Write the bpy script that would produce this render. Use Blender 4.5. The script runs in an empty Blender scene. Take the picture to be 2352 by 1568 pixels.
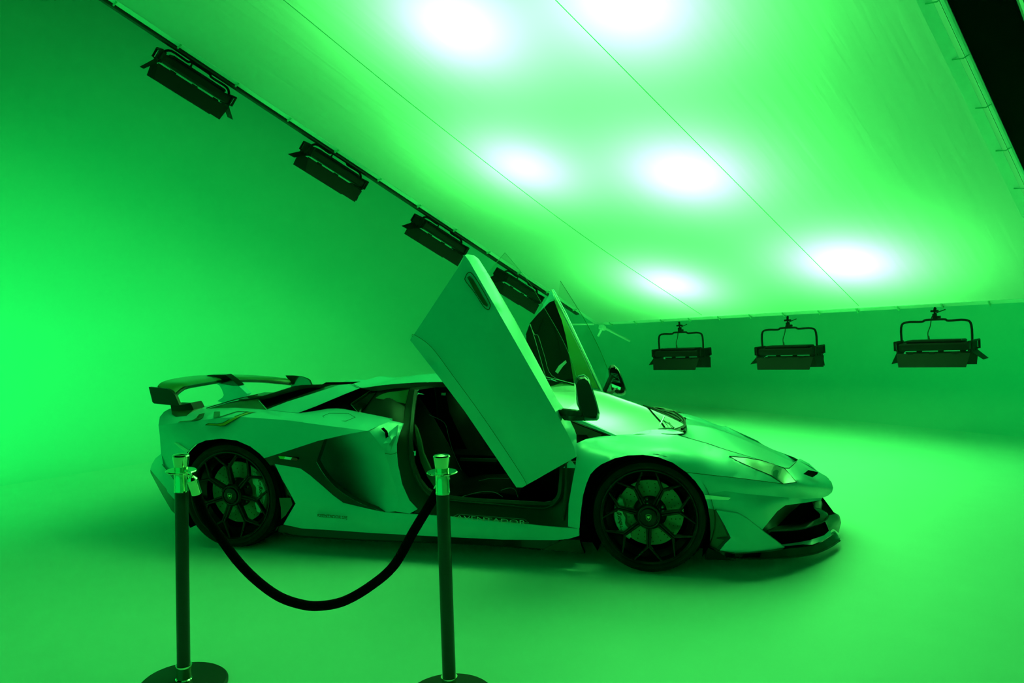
import bpy, math, random
import numpy as np
from mathutils import Vector, Matrix
from mathutils.geometry import delaunay_2d_cdt
random.seed(4)
PI = math.pi
scene = bpy.context.scene
COL = scene.collection

EXPO = 0.0
WORLD_C = (.0, .95, .12, 1); WORLD_S = .66
LAMP_C = (.10, 1.0, .14); LAMP_W = 104.0; LAMP_H = .56
LAMPS = [(1050, 45, 1), (1440, -10, 1), (1205, 375, .8), (1575, 390, 1), (1540, 650, .8), (1945, 600, 1), (1850, -60, .0), (1900, 250, .0)]
LAMPS = [l for l in LAMPS if l[2] > 0]
CLOTH_C = (.0, 1.0, .12, 1); CLOTH_S = .12
SEAMS = [[(1972, 700), (1630, 345), (1295, 0)], [(1612, 722), (1340, 535), (1000, 270), (670, 0)]]
ST1 = (.893, -2.62); ST2 = (2.024, -2.49); LEAN1 = .044; LEAN2 = -.004
ROPEPX = [(447, 1118), (457, 1150), (473, 1187), (502, 1228), (544, 1286), (590, 1333), (640, 1369), (690, 1387), (735, 1391), (790, 1380), (850, 1346), (905, 1298), (950, 1220), (985, 1162), (1003, 1132), (1014, 1112)]
def RPT(i):
    px, py = ROPEPX[i]; t = i/(len(ROPEPX)-1)
    y = -2.66+.26*t
    d = ray(px, py); return CAM+d*(y-CY)/d[1]
PAINT_C = (.10, .54, .57)
WF = (2.69, -.965, .33, .33); WR = (0.02, -1.0, .352, .352)

WALL_FILL = [((-3.5, -4.4, .9), (-3.4, 4.8, .5), 60, 1.4), ((9.6, -1.5, 3.2), (4.8, 5.5, 1.6), 40, 1.4)]

# ------------------------------------------------------------ camera
CX, CY, CZ, YAW, PITCH, ROLL, FOC = 3.0548, -5.3338, 1.6060, -0.25407, 0.0606, -0.02501, 1787.72
_fw = np.array([math.sin(YAW)*math.cos(PITCH), math.cos(YAW)*math.cos(PITCH), -math.sin(PITCH)])
_r = np.array([math.cos(YAW), -math.sin(YAW), 0.0]); _u = np.cross(_r, _fw)
_r2 = _r*math.cos(ROLL)+_u*math.sin(ROLL); _u2 = -_r*math.sin(ROLL)+_u*math.cos(ROLL)
CAM = np.array([CX, CY, CZ])
cd = bpy.data.cameras.new('camera'); cam = bpy.data.objects.new('camera', cd); COL.objects.link(cam)
cam.matrix_world = Matrix(((_r2[0], _u2[0], -_fw[0], CX), (_r2[1], _u2[1], -_fw[1], CY), (_r2[2], _u2[2], -_fw[2], CZ), (0, 0, 0, 1)))
cd.lens = FOC/2352*36; cd.sensor_width = 36; cd.clip_start = 0.05; cd.clip_end = 100
scene.camera = cam
def ray(px, py): return _fw+_r2*(px-1176)/FOC+_u2*(784-py)/FOC
def P(px, py, y):
    "point of the car at lateral position y"
    d = ray(px, py); return CAM+d*(y-CY)/d[1]
def PZ(px, py, z):
    d = ray(px, py); return CAM+d*(z-CZ)/d[2]
def PX(px, py, x):
    d = ray(px, py); return CAM+d*(x-CX)/d[0]
def cc(x, y, z): return CAM+_r2*x+_u2*y+_fw*z
def pix(p):
    d = np.asarray(p, float)-CAM; z = d@_fw
    return (1176+FOC*(d@_r2)/z, 784-FOC*(d@_u2)/z)

# ------------------------------------------------------------ view, world, light
vs = scene.view_settings
vs.view_transform = 'Standard'; vs.look = 'None'; vs.exposure = EXPO; vs.gamma = 1; vs.use_curve_mapping = False
scene.cycles.use_denoising = True
scene.cycles.max_bounces = 10; scene.cycles.diffuse_bounces = 5; scene.cycles.sample_clamp_indirect = 6
scene.cycles.caustics_reflective = False; scene.cycles.caustics_refractive = False
w = bpy.data.worlds.new('world'); scene.world = w; w.use_nodes = True
w.node_tree.nodes['Background'].inputs[0].default_value = WORLD_C
w.node_tree.nodes['Background'].inputs[1].default_value = WORLD_S

# the overhead softbox: its far corner, the long edge running down to it, the short edge beside it
SB_C = cc(0.1085*10.5, 0.0235*10.5, 10.5)
_n = lambda v: v/np.linalg.norm(v)
SB_A = _n(_r2*-1.02+_u2*.585-_fw)      # from the far corner up towards the camera
SB_B = _n(_r2*1.003+_u2*.039-_fw)      # from the far corner to the right
SB_B = _n(SB_B-SB_A*(SB_A@SB_B))
SB_N = _n(np.cross(SB_A, SB_B))
if SB_N[2] < 0: SB_N = -SB_N           # pointing up, above the cloth
SB_L, SB_W = 10.0, 5.3
def sbp(a, b, n=0.0): return SB_C+SB_A*a+SB_B*b+SB_N*n
def sb_at(px, py, n=0.0):
    d = ray(px, py); o = SB_C+SB_N*n; t = ((o-CAM)@SB_N)/(d@SB_N); q = CAM+d*t-SB_C
    return (q@SB_A, q@SB_B)

# lamps inside the softbox, shining down through its cloth
for (px, py, k) in LAMPS:
    a, b = sb_at(px, py)
    ld = bpy.data.lights.new('softbox_lamp', 'AREA'); ld.shape = 'DISK'; ld.size = .22; ld.energy = LAMP_W*k; ld.color = LAMP_C
    lo = bpy.data.objects.new('softbox_lamp', ld); COL.objects.link(lo)
    z = Vector(SB_N); x = Vector(SB_A); yv = z.cross(x)
    m = Matrix((x, yv, z)).transposed().to_4x4(); m.translation = Vector(sbp(a, b, LAMP_H)); lo.matrix_world = m

# fill lamps added out of view at left and right to brighten the walls
for (pos, aim, en, sz) in WALL_FILL:
    ld = bpy.data.lights.new('added_wall_fill_lamp', 'AREA'); ld.shape = 'SQUARE'; ld.size = sz; ld.energy = en; ld.color = (.0, 1.0, .12); ld.spread = math.radians(68)
    lo = bpy.data.objects.new('added_wall_fill_lamp', ld); COL.objects.link(lo); lo.location = pos
    lo.rotation_euler = (Vector(aim)-Vector(pos)).to_track_quat('-Z', 'Y').to_euler()

# ------------------------------------------------------------ materials
def mat(name, col, rough=.5, metal=0.0, coat=0.0, spec=.5, alpha=None, trans=0.0, noise=None, bump=None):
    m = bpy.data.materials.new(name); m.use_nodes = True; nt = m.node_tree; b = nt.nodes['Principled BSDF']
    b.inputs['Base Color'].default_value = (*col, 1); b.inputs['Roughness'].default_value = rough
    b.inputs['Metallic'].default_value = metal; b.inputs['Coat Weight'].default_value = coat; b.inputs['Coat Roughness'].default_value = .03
    b.inputs['Specular IOR Level'].default_value = spec
    if trans: b.inputs['Transmission Weight'].default_value = trans
    if alpha is not None: b.inputs['Alpha'].default_value = alpha
    tc = nt.nodes.new('ShaderNodeTexCoord')
    if noise:
        sc, amt = noise
        n = nt.nodes.new('ShaderNodeTexNoise'); n.inputs['Scale'].default_value = sc; n.inputs['Detail'].default_value = 5
        nt.links.new(tc.outputs['Object'], n.inputs['Vector'])
        mx = nt.nodes.new('ShaderNodeMix'); mx.data_type = 'RGBA'
        mx.inputs[6].default_value = (*[c*(1-amt) for c in col], 1); mx.inputs[7].default_value = (*[min(1, c*(1+amt)) for c in col], 1)
        nt.links.new(n.outputs['Fac'], mx.inputs[0]); nt.links.new(mx.outputs[2], b.inputs['Base Color'])
    if bump:
        sc, st = bump
        n = nt.nodes.new('ShaderNodeTexNoise'); n.inputs['Scale'].default_value = sc; n.inputs['Detail'].default_value = 4
        nt.links.new(tc.outputs['Object'], n.inputs['Vector'])
        bp = nt.nodes.new('ShaderNodeBump'); bp.inputs['Strength'].default_value = st; bp.inputs['Distance'].default_value = .01
        nt.links.new(n.outputs['Fac'], bp.inputs['Height']); nt.links.new(bp.outputs['Normal'], b.inputs['Normal'])
    return m

# ------------------------------------------------------------ mesh helpers
class MB:
    def __init__(s): s.v = []; s.f = []
    def add(s, vs_, fs):
        n = len(s.v); s.v += [tuple(float(c) for c in p) for p in vs_]; s.f += [tuple(i+n for i in f) for f in fs]; return s
    def box(s, c, size, R=None, taper=0, bev=0):
        hx, hy, hz = size[0]/2, size[1]/2, size[2]/2
        if bev:
            b = min(bev, hx*.9, hy*.9, hz*.9)
            pts = []
            for (lx, ly, z) in ((hx-b, hy-b, -hz), (hx, hy, -hz+b), (hx, hy, hz-b), (hx-b, hy-b, hz)):
                pts += [(-lx, -ly, z), (lx, -ly, z), (lx, ly, z), (-lx, ly, z)]
            fs = [(3, 2, 1, 0), (12, 13, 14, 15)]
            for k in range(3):
                for i in range(4):
                    j = (i+1) % 4; fs.append((k*4+i, k*4+j, k*4+4+j, k*4+4+i))
        else:
            pts = [(x, y, z) for z in (-hz, hz) for (x, y) in ((-hx, -hy), (hx, -hy), (hx, hy), (-hx, hy))]
            fs = [(3, 2, 1, 0), (4, 5, 6, 7)]+[(i, (i+1) % 4, (i+1) % 4+4, i+4) for i in range(4)]
        R = np.eye(3) if R is None else np.asarray(R)
        return s.add([np.asarray(c)+R@np.array(p) for p in pts], fs)
    def tube(s, pts, r, n=10, caps=True, closed=False):
        pts = [np.asarray(p, float) for p in pts]; N = len(pts); rings = []
        rr = r if hasattr(r, '__len__') else [r]*N
        up = None
        for i in range(N):
            a = pts[(i-1) % N] if (closed or i > 0) else pts[i]; b = pts[(i+1) % N] if (closed or i < N-1) else pts[i]
            d = _n(b-a)
            if up is None:
                up = np.array([0, 0, 1.]) if abs(d[2]) < .9 else np.array([1., 0, 0])
            e1 = _n(np.cross(d, up)); e2 = np.cross(e1, d); up = e2
            rings.append([pts[i]+rr[i]*(e1*math.cos(2*PI*k/n)+e2*math.sin(2*PI*k/n)) for k in range(n)])
        v = [p for q in rings for p in q]; f = []
        for i in range(N if closed else N-1):
            j = (i+1) % N
            for k in range(n):
                l = (k+1) % n; f.append((i*n+k, i*n+l, j*n+l, j*n+k))
        if caps and not closed: f += [tuple(range(n))[::-1], tuple((N-1)*n+k for k in range(n))]
        return s.add(v, f)
    def lathe(s, prof, c=(0, 0, 0), axis=(0, 0, 1), n=48, arc=2*PI, a0=0, closed=False):
        "prof: (radius, height) pairs"
        ax = _n(np.asarray(axis, float)); t = np.array([1., 0, 0]) if abs(ax[0]) < .9 else np.array([0, 1., 0])
        e1 = _n(t-ax*(t@ax)); e2 = np.cross(ax, e1); full = abs(arc-2*PI) < 1e-6; m = n if full else n+1; v = []
        for (r_, h) in prof:
            for k in range(m):
                a = a0+arc*k/n; v.append(np.asarray(c)+ax*h+r_*(e1*math.cos(a)+e2*math.sin(a)))
        f = []
        L = len(prof)
        for i in range(L if closed else L-1):
            j = (i+1) % L
            for k in range(n):
                l = (k+1) % m; f.append((i*m+k, i*m+l, j*m+l, j*m+k))
        return s.add(v, f)
    def prism(s, poly, d):
        "poly: 3D points, extruded by vector d"
        n = len(poly); d = np.asarray(d, float); v = [np.asarray(p, float) for p in poly]+[np.asarray(p, float)+d for p in poly]
        return s.add(v, [tuple(range(n))[::-1], tuple(range(n, 2*n))]+[(i, (i+1) % n, (i+1) % n+n, i+n) for i in range(n)])
    def grid(s, rows, flip=False):
        a = len(rows); b = len(rows[0]); f = []
        for i in range(a-1):
            for j in range(b-1):
                q = (i*b+j, i*b+j+1, (i+1)*b+j+1, (i+1)*b+j); f.append(q[::-1] if flip else q)
        return s.add([p for r_ in rows for p in r_], f)
    def build(s, name, m, parent=None, smooth=False, sharp=35, loc=None):
        me = bpy.data.meshes.new(name); off = np.array(loc if loc is not None else (0, 0, 0), float)
        me.from_pydata([tuple(np.array(p)-off) for p in s.v], [], s.f); me.validate(); me.update()
        o = bpy.data.objects.new(name, me); COL.objects.link(o)
        if loc is not None: o.location = loc
        if m: me.materials.append(m)
        if smooth:
            me.polygons.foreach_set('use_smooth', [True]*len(me.polygons)); me.set_sharp_from_angle(angle=math.radians(sharp))
        if parent: o.parent = parent
        return o
def empty(name, label, cat, loc=(0, 0, 0), group=None):
    o = bpy.data.objects.new(name, None); COL.objects.link(o); o.location = loc; o.empty_display_size = .1
    o['label'] = label; o['category'] = cat
    if group: o['group'] = group
    return o
def tag(o, label, cat, group=None):
    o['label'] = label; o['category'] = cat
    if group: o['group'] = group
    return o
def rotm(ex, ey, ez): return np.array([ex, ey, ez]).T
def text_mesh(name, s_, size, m, shear=0.0, ext=.0008):
    c = bpy.data.curves.new('tmp_text', 'FONT'); c.body = s_; c.size = size; c.extrude = ext; c.shear = shear; c.align_x = 'CENTER'; c.align_y = 'CENTER'; c.resolution_u = 3
    o = bpy.data.objects.new('tmp_text', c); COL.objects.link(o); bpy.context.view_layer.update()
    me = bpy.data.meshes.new_from_object(o.evaluated_get(bpy.context.evaluated_depsgraph_get())); me.name = name
    bpy.data.objects.remove(o); bpy.data.curves.remove(c)
    o = bpy.data.objects.new(name, me); COL.objects.link(o); me.materials.clear(); me.materials.append(m); return o
def spline(pts, k=6, closed=False):
    pts = [np.asarray(p, float) for p in pts]; N = len(pts); out = []
    for i in range(N if closed else N-1):
        g = (lambda j: pts[j % N]) if closed else (lambda j: pts[min(max(j, 0), N-1)])
        p0, p1, p2, p3 = g(i-1), g(i), g(i+1), g(i+2)
        for t in np.arange(k)/k:
            out.append(.5*((2*p1)+(-p0+p2)*t+(2*p0-5*p1+4*p2-p3)*t*t+(-p0+3*p1-3*p2+p3)*t**3))
    if not closed: out.append(pts[-1])
    return out
# ------------------------------------------------------------ the studio: floor, coved walls
M_CYC = mat('studio_paint', (.52, .86, .78), .75, noise=(1.6, .012), spec=.25)
M_FLOOR = mat('studio_floor_paint', (.60, .88, .80), .5, noise=(5, .03), spec=.35, bump=(60, .03))
M_BLACK = mat('black_metal', (.012, .012, .012), .45, spec=.4)
M_CLOTHB = mat('black_fabric', (.004, .004, .004), .95, spec=.1)
# the room runs parallel to the softbox: distances a and b are measured along its long and short edges
AH = _n(SB_A[:2]); BH = _n(SB_B[:2]); HH, RC, RP_ = 6.6, 1.3, 2.6
WA, WB, WB2, AF = -2.4, -2.7, 11.0, 14.0
def room(a, b): q = SB_C[:2]+AH*a+BH*b; return (float(q[0]), float(q[1]))
plan = [(AF, WB, 0, -1), (8, WB, 0, -1), (4, WB, 0, -1)]
for k in range(13):
    t = PI/2*k/12; plan.append((WA+RP_-RP_*math.sin(t), WB+RP_-RP_*math.cos(t), -math.sin(t), -math.cos(t)))
plan += [(WA, 3, -1, 0), (WA, 6, -1, 0)]
nb_ = len(plan)
for k in range(13):
    t = PI/2*k/12; plan.append((WA+RP_-RP_*math.cos(t), WB2-RP_+RP_*math.sin(t), -math.cos(t), math.sin(t)))
plan += [(6, WB2, 0, 1), (AF, WB2, 0, 1)]
prof = [(RC-RC*math.sin(t), RC-RC*math.cos(t)) for t in np.linspace(0, PI/2, 25)]+[(0, HH)]
rows = [[(*room(a_-na*i_, b_-nb__*i_), z_) for (a_, b_, na, nb__) in plan] for (i_, z_) in prof]
for nm, i0, i1 in (('wall_left', 0, 10), ('wall_back', 9, nb_+7), ('wall_right', nb_+6, len(plan))):
    o = MB().grid([r_[i0:i1] for r_ in rows]).build(nm, M_CYC, smooth=True, sharp=80); o['kind'] = 'structure'
poly = rows[0]
o = MB().prism([(p[0], p[1], -.1) for p in poly], (0, 0, .1)).build('floor', M_FLOOR); o['kind'] = 'structure'
o = MB().prism([(*room(a_, b_), HH) for a_, b_ in ((WA-.1, WB-.1), (AF, WB-.1), (AF, WB2+.1), (WA-.1, WB2+.1))], (0, 0, .1)).build('ceiling', M_CLOTHB); o['kind'] = 'structure'
# ------------------------------------------------------------ overhead softbox
def cloth_mat():
    m = bpy.data.materials.new('diffusion_cloth'); m.use_nodes = True; nt = m.node_tree; nt.nodes.clear()
    out = nt.nodes.new('ShaderNodeOutputMaterial'); add = nt.nodes.new('ShaderNodeAddShader'); mix = nt.nodes.new('ShaderNodeMixShader')
    tr = nt.nodes.new('ShaderNodeBsdfTranslucent'); df = nt.nodes.new('ShaderNodeBsdfDiffuse'); em = nt.nodes.new('ShaderNodeEmission')
    tr.inputs[0].default_value = (.8, .8, .8, 1); df.inputs[0].default_value = (.7, .8, .78, 1); mix.inputs[0].default_value = .45
    em.inputs[0].default_value = CLOTH_C; em.inputs[1].default_value = CLOTH_S
    nt.links.new(tr.outputs[0], mix.inputs[1]); nt.links.new(df.outputs[0], mix.inputs[2])
    nt.links.new(mix.outputs[0], add.inputs[0]); nt.links.new(em.outputs[0], add.inputs[1]); nt.links.new(add.outputs[0], out.inputs[0])
    # fine wrinkles running along the cloth
    tc = nt.nodes.new('ShaderNodeTexCoord'); mp = nt.nodes.new('ShaderNodeMapping'); n = nt.nodes.new('ShaderNodeTexNoise'); bp = nt.nodes.new('ShaderNodeBump')
    mp.inputs['Scale'].default_value = (.7, 9, 1); n.inputs['Scale'].default_value = 1.2; n.inputs['Detail'].default_value = 4
    bp.inputs['Strength'].default_value = .25; bp.inputs['Distance'].default_value = .02
    nt.links.new(tc.outputs['Object'], mp.inputs[0]); nt.links.new(mp.outputs[0], n.inputs['Vector']); nt.links.new(n.outputs['Fac'], bp.inputs['Height'])
    nt.links.new(bp.outputs[0], df.inputs['Normal']); nt.links.new(bp.outputs[0], tr.inputs['Normal'])
    return m
M_SILK = cloth_mat()
M_HEM = mat('white_hem_fabric', (.8, .95, .9), .9)
M_SEAM = mat('seam_thread', (.2, .6, .4), .9)
sb = empty('softbox', 'huge tilted overhead softbox with glowing white diffusion cloth', 'softbox', tuple(SB_C))
def sbuild(mb, name, m, **k):
    o = mb.build(name, m, sb, **k); o.location = -Vector(SB_C); return o
rows = []
NA, NB = 60, 34
for i in range(NA+1):
    row = []
    for j in range(NB+1):
        a = SB_L*i/NA; b = SB_W*j/NB
        sag = -.05*math.sin(PI*j/NB)*math.sin(PI*i/NA)
        row.append(sbp(a, b, sag))
    rows.append(row)
# the cloth keeps its own axes so that its wrinkles run with it
R3 = rotm(SB_A, SB_B, SB_N)
me_v = [R3.T@(np.array(p)-SB_C) for r_ in rows for p in r_]
mbc = MB(); mbc.grid([me_v[i*(NB+1):(i+1)*(NB+1)] for i in range(NA+1)])
cl = mbc.build('diffusion_cloth', M_SILK, sb, smooth=True); cl.matrix_local = Matrix([list(R3[i]) for i in range(3)]).to_4x4()
# black skirt round the lamps and its back
mb = MB()
for (p, q) in (((0, 0), (SB_L, 0)), ((SB_L, 0), (SB_L, SB_W)), ((SB_L, SB_W), (0, SB_W)), ((0, SB_W), (0, 0))):
    mb.add([sbp(*p, .03), sbp(*q, .03), sbp(*q, .95), sbp(*p, .95)], [(0, 1, 2, 3)])
mb.add([sbp(0, 0, .95), sbp(SB_L, 0, .95), sbp(SB_L, SB_W, .95), sbp(0, SB_W, .95)], [(0, 1, 2, 3)])
sbuild(mb, 'black_skirt', M_CLOTHB)
# frame bars: black along the left edge, pale hem along the far and right edges
def bar(p, q, wd, hh, off):
    d = _n(q-p); side = _n(np.cross(d, SB_N)); L = np.linalg.norm(q-p)
    mb_ = MB(); mb_.box((p+q)/2+off, (L, wd, hh), rotm(d, side, SB_N), bev=.008); return mb_
sbuild(bar(sbp(.35, -.05), sbp(SB_L, -.05), .05, .07, SB_N*0.0), 'frame_bar', M_BLACK)
sbuild(bar(sbp(-.03, 0), sbp(-.03, SB_W), .03, .05, SB_N*.02), 'frame_bar', M_HEM)
sbuild(bar(sbp(0, SB_W+.02), sbp(SB_L, SB_W+.02), .03, .03, SB_N*.0), 'frame_bar', M_HEM)
# pale hem strips stitched round the cloth
for (p, q) in (((0, .05), (0, SB_W)), ((0, .02), (SB_L, .02)), ((0, SB_W-.06), (SB_L, SB_W-.06))):
    a, b = sbp(*p, -.012), sbp(*q, -.012); d = _n(b-a); side = _n(np.cross(d, SB_N)); L = np.linalg.norm(b-a)
    mb = MB(); mb.box((a+b)/2, (L, .07, .006), rotm(d, side, SB_N)); sbuild(mb, 'hem', M_HEM)
# seams
for path in SEAMS:
    pts = []
    for (px, py) in path: a, b = sb_at(px, py); a = max(a, 0.0); pts.append(sbp(a, b, -.05*math.sin(PI*b/SB_W)*math.sin(PI*min(a, SB_L)/SB_L)-.006))
    d = pts[-1]-pts[-2]; pts.append(pts[-1]+d*.5)
    mb = MB(); mb.tube(spline(pts, 6), .003, 5); sbuild(mb, 'seam', M_SEAM)
# little ties round the edge
k = 0
for i in range(13):
    mb = MB(); c = sbp(-.02, .25+i*.4, -.02); mb.tube([c+SB_A*.06, c+SB_N*-.015, c-SB_A*.02+SB_N*.03], .008, 6); sbuild(mb, 'tie', M_SEAM)
for i in range(16):
    mb = MB(); c = sbp(.5+i*.55, -.0, -.02); mb.tube([c+SB_B*.05, c-SB_N*.015, c-SB_B*.03+SB_N*.03], .008, 6); sbuild(mb, 'tie', M_SEAM)
for i in range(12):
    mb = MB(); c = sbp(.4+i*.5, SB_W, -.02); mb.tube([c-SB_B*.06, c-SB_N*.01, c+SB_B*.03+SB_N*.01], .004, 6); sbuild(mb, 'tie', M_SEAM)
# lamps fittings are inside; truss and black drape beyond the right edge
mb = MB()
mb.add([sbp(-.2, SB_W+.03, .0), sbp(SB_L, SB_W+.03, .0), sbp(SB_L, SB_W+.29, .12), sbp(-.2, SB_W+.29, .12),
        sbp(-.2, SB_W+.03, .02), sbp(SB_L, SB_W+.03, .02), sbp(SB_L, SB_W+.29, .14), sbp(-.2, SB_W+.29, .14)],
       [(0, 1, 2, 3), (7, 6, 5, 4), (0, 4, 5, 1), (1, 5, 6, 2), (2, 6, 7, 3), (3, 7, 4, 0)])
sbuild(mb, 'black_drape', M_CLOTHB)
# ------------------------------------------------------------ panel lights hanging under the softbox edges
M_FIX = mat('fixture_black', (.004, .004, .004), .5, spec=.2)
M_FLAP = mat('barn_door_black', (.006, .006, .006), .6, spec=.2)
M_CABLE = mat('cable_rubber', (.02, .03, .02), .6)
def fixture(c, ex, label, yoke, group, flare=1, hang=0.0, anchor=None, turned=False):
    "c: centre of the housing"
    ex = _n(ex); ez = _n(np.array([0, 0, 1.])-ex*ex[2]); ey = np.cross(ez, ex)
    if turned:   # these hang turned towards the set, so that their long side shows edge-on
        v = c-CAM; v = _n(v-ex*(v@ex)); ey = _n(v*(1 if v@ey > 0 else -1)+ey*.12); ez = np.cross(ex, ey)
    R = rotm(ex, ey, ez)
    t = empty('panel_light', label, 'stage light', tuple(c), group)
    W = lambda x, y, z: np.asarray(c)+R@np.array([x, y, z])
    def fin(mb, name, m, par=t, **k):
        o = mb.build(name, m, par, **k)
        o.location = (0, 0, 0) if par is not t else -Vector(c); return o
    mb = MB(); mb.box(W(0, 0, 0), (.62, .26, .075), R, bev=.015); mb.box(W(0, 0, .05), (.5, .18, .03), R, bev=.01)
    hs = fin(mb, 'housing', M_FIX)
    for s in (-1, 1):
        mb = MB(); mb.tube([W(s*.31, -.12, -.03), W(s*.345, -.12, -.03), W(s*.345, -.12, .05), W(s*.345, .12, .05), W(s*.345, .12, -.03), W(s*.31, .12, -.03)], .011, 6)
        mb.box(W(s*.318, 0, 0), (.012, .29, .10), R, bev=.004); fin(mb, 'end_handle', M_FIX)
    mb = MB(); x = .315
    mb.tube(spline([W(-x, 0, 0), W(-x, 0, yoke-.06), W(-x+.05, 0, yoke-.01), W(-.12, 0, yoke-.01), W(-.08, 0, yoke+.005), W(.08, 0, yoke+.005), W(.12, 0, yoke-.01), W(x-.05, 0, yoke-.01), W(x, 0, yoke-.06), W(x, 0, 0)], 4), .011, 8)
    fin(mb, 'yoke', M_FIX, smooth=True)
    mb = MB(); mb.box(W(0, 0, yoke+.035), (.035, .03, .06), R, bev=.005); mb.tube([W(0, 0, yoke+.05), W(0, 0, yoke+.085+hang)], .009, 6); mb.tube([W(.01, -.01, yoke+.03), W(.055, -.01, yoke+.03)], .012, 7)
    mb.box(W(0, 0, yoke+.09), (.06, .05, .02), R, bev=.004)
    if anchor is not None: mb.tube([W(0, 0, yoke+.09), W(0, 0, yoke+.09)*.5+anchor*.5+np.array([0, 0, .02]), anchor], .012, 6)
    fin(mb, 'clamp', M_FIX)
    # barn doors: two long flaps, two end flaps
    def flap(p0, along, out, L, w, nm):
        a = np.asarray(p0); d = np.asarray(out)*w; al = np.asarray(along); nn = _n(np.cross(al, out))*.003
        q = [a-al*L/2, a+al*L/2, a+al*(L/2-.03)+d, a-al*(L/2-.03)+d]
        mb_ = MB(); mb_.prism([W(*(R.T@(R@(p)))) for p in [np.array(z_)-nn/2 for z_ in q]], R@nn)
        for s in (-.3, 0, .3): mb_.box(W(*(a+al*L*s)), (.05, .014, .02) if abs(al[0]) > .5 else (.014, .05, .02), R)
        fin(mb_, nm, M_FLAP)
    flap((0, -.135, -.062), (1, 0, 0), _n(np.array([0, -.35, -1.])), .66, .14, 'barn_door')
    flap((0, .135, -.062), (1, 0, 0), _n(np.array([0, .35, -1.])), .66, .14, 'barn_door')
    flap((-.325, 0, -.045), (0, 1, 0), _n(np.array([-(.9 if flare < 0 else .45), 0, -.8])), .24, .14, 'barn_door')
    flap((.325, 0, -.045), (0, 1, 0), _n(np.array([(.95 if flare > 0 else .18), 0, -.8])), .24, .13, 'barn_door')
    mb = MB(); mb.tube(spline([W(-.07, .02, .06), W(-.075, .02, .13), W(-.05, .02, .2), W(-.02, .02, yoke+.05), W(.09, .03, yoke+.1)], 5), .005, 5)
    mb.tube([W(-.07, .02, .05), W(-.07, .02, .10)], [.012, .006], 6); fin(mb, 'power_cable', M_CABLE)
    return t
G1 = 'panel lights along the left edge of the softbox'
G2 = 'panel lights along the far edge of the softbox'
LB = ['black panel light highest on the sloping left edge of the softbox', 'black panel light second from the top of the sloping softbox edge',
      'black panel light just behind the tip of the raised near door', 'black panel light seen between the two raised car doors']
for k, a in enumerate((5.80, 4.28, 2.80, 1.44)):
    # hangs just outside the edge, parallel to it
    c = sbp(a, -.15, 0); c = c+np.array([0, 0, -.105-.02*(k == 0)])
    fixture(c, -SB_A, LB[k], .10, G1, flare=-1 if k else 1, turned=True)
LB = ['smallest black panel light of the row under the far softbox edge', 'middle black panel light of the row under the far softbox edge',
      'rightmost and largest black panel light under the far softbox edge']
for k, b in enumerate((1.26, 2.665, 4.17)):
    c = sbp(-.1, b, 0)+np.array([0, 0, -.39 if k < 2 else -.37]); fixture(c, SB_B, LB[k], .255, G2, flare=(1 if k == 2 else -1), hang=.0, anchor=sbp(-.07, b, -.02))
# pipe ends at the corner of the softbox frame
t = empty('frame_corner_clamp', 'pale pipe ends and clamp at the far corner of the softbox', 'pipe clamp', tuple(sbp(0, 0)))
c0 = sbp(0, 0, 0)
def cpart(mb, name, m): o = mb.build(name, m, t); o.location = -Vector(c0); return o
mb = MB(); mb.tube([sbp(.0, .12, -.06), sbp(-.5, .22, -.06)], .016, 8); cpart(mb, 'pipe_end', M_HEM)
mb = MB(); mb.tube([sbp(.1, .05, -.06), sbp(.1, .05, -.06)+(_r2*-.45)], .012, 8); cpart(mb, 'pipe_end', M_HEM)
mb = MB(); mb.box(sbp(0, .12, -.07), (.07, .07, .07), R3, bev=.012); mb.tube([sbp(0, .12, -.07), sbp(.02, .1, -.2)], .015, 6); cpart(mb, 'clamp', M_HEM)
# lighting truss past the black drape
tr = empty('truss', 'metal lighting truss beyond the black drape at top right', 'truss', tuple(sbp(6, SB_W+.5, .1)))
tc_ = sbp(6, SB_W+.5, .1)
M_ALU = mat('aluminium_pipe', (.6, .65, .62), .3, metal=1.0)
def tpart(mb, name, m=M_ALU, **k): o = mb.build(name, m, tr, **k); o.location = -Vector(tc_); return o
for (db, dn) in ((.36, -.02), (.66, -.02), (.51, .24)):
    tpart(MB().tube([sbp(0, SB_W+db, dn), sbp(SB_L, SB_W+db, dn)], .025, 10), 'truss_chord', smooth=True)
for i in range(20):
    a = .25+i*.5
    tpart(MB().tube([sbp(a, SB_W+.36, -.02), sbp(a+.25, SB_W+.66, -.02), sbp(a+.25, SB_W+.51, .24), sbp(a+.5, SB_W+.36, -.02)], .01, 6), 'truss_brace')
# loose end of a cable hanging in at top left
a = cc((125-1176)/FOC*4, (784+10)/FOC*4, 4)
p = [a+np.array([0, 0, z])+_r2*x for (z, x) in ((1.2, -.1), (.8, -.06), (.4, -.03), (.1, -.008), (0, 0), (-.02, .002))]
tag(MB().tube(spline(p, 4), .008, 8).build('hanging_cable', M_CABLE, smooth=True), 'black cable end hanging in at the top left corner of the picture', 'cable')

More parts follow.
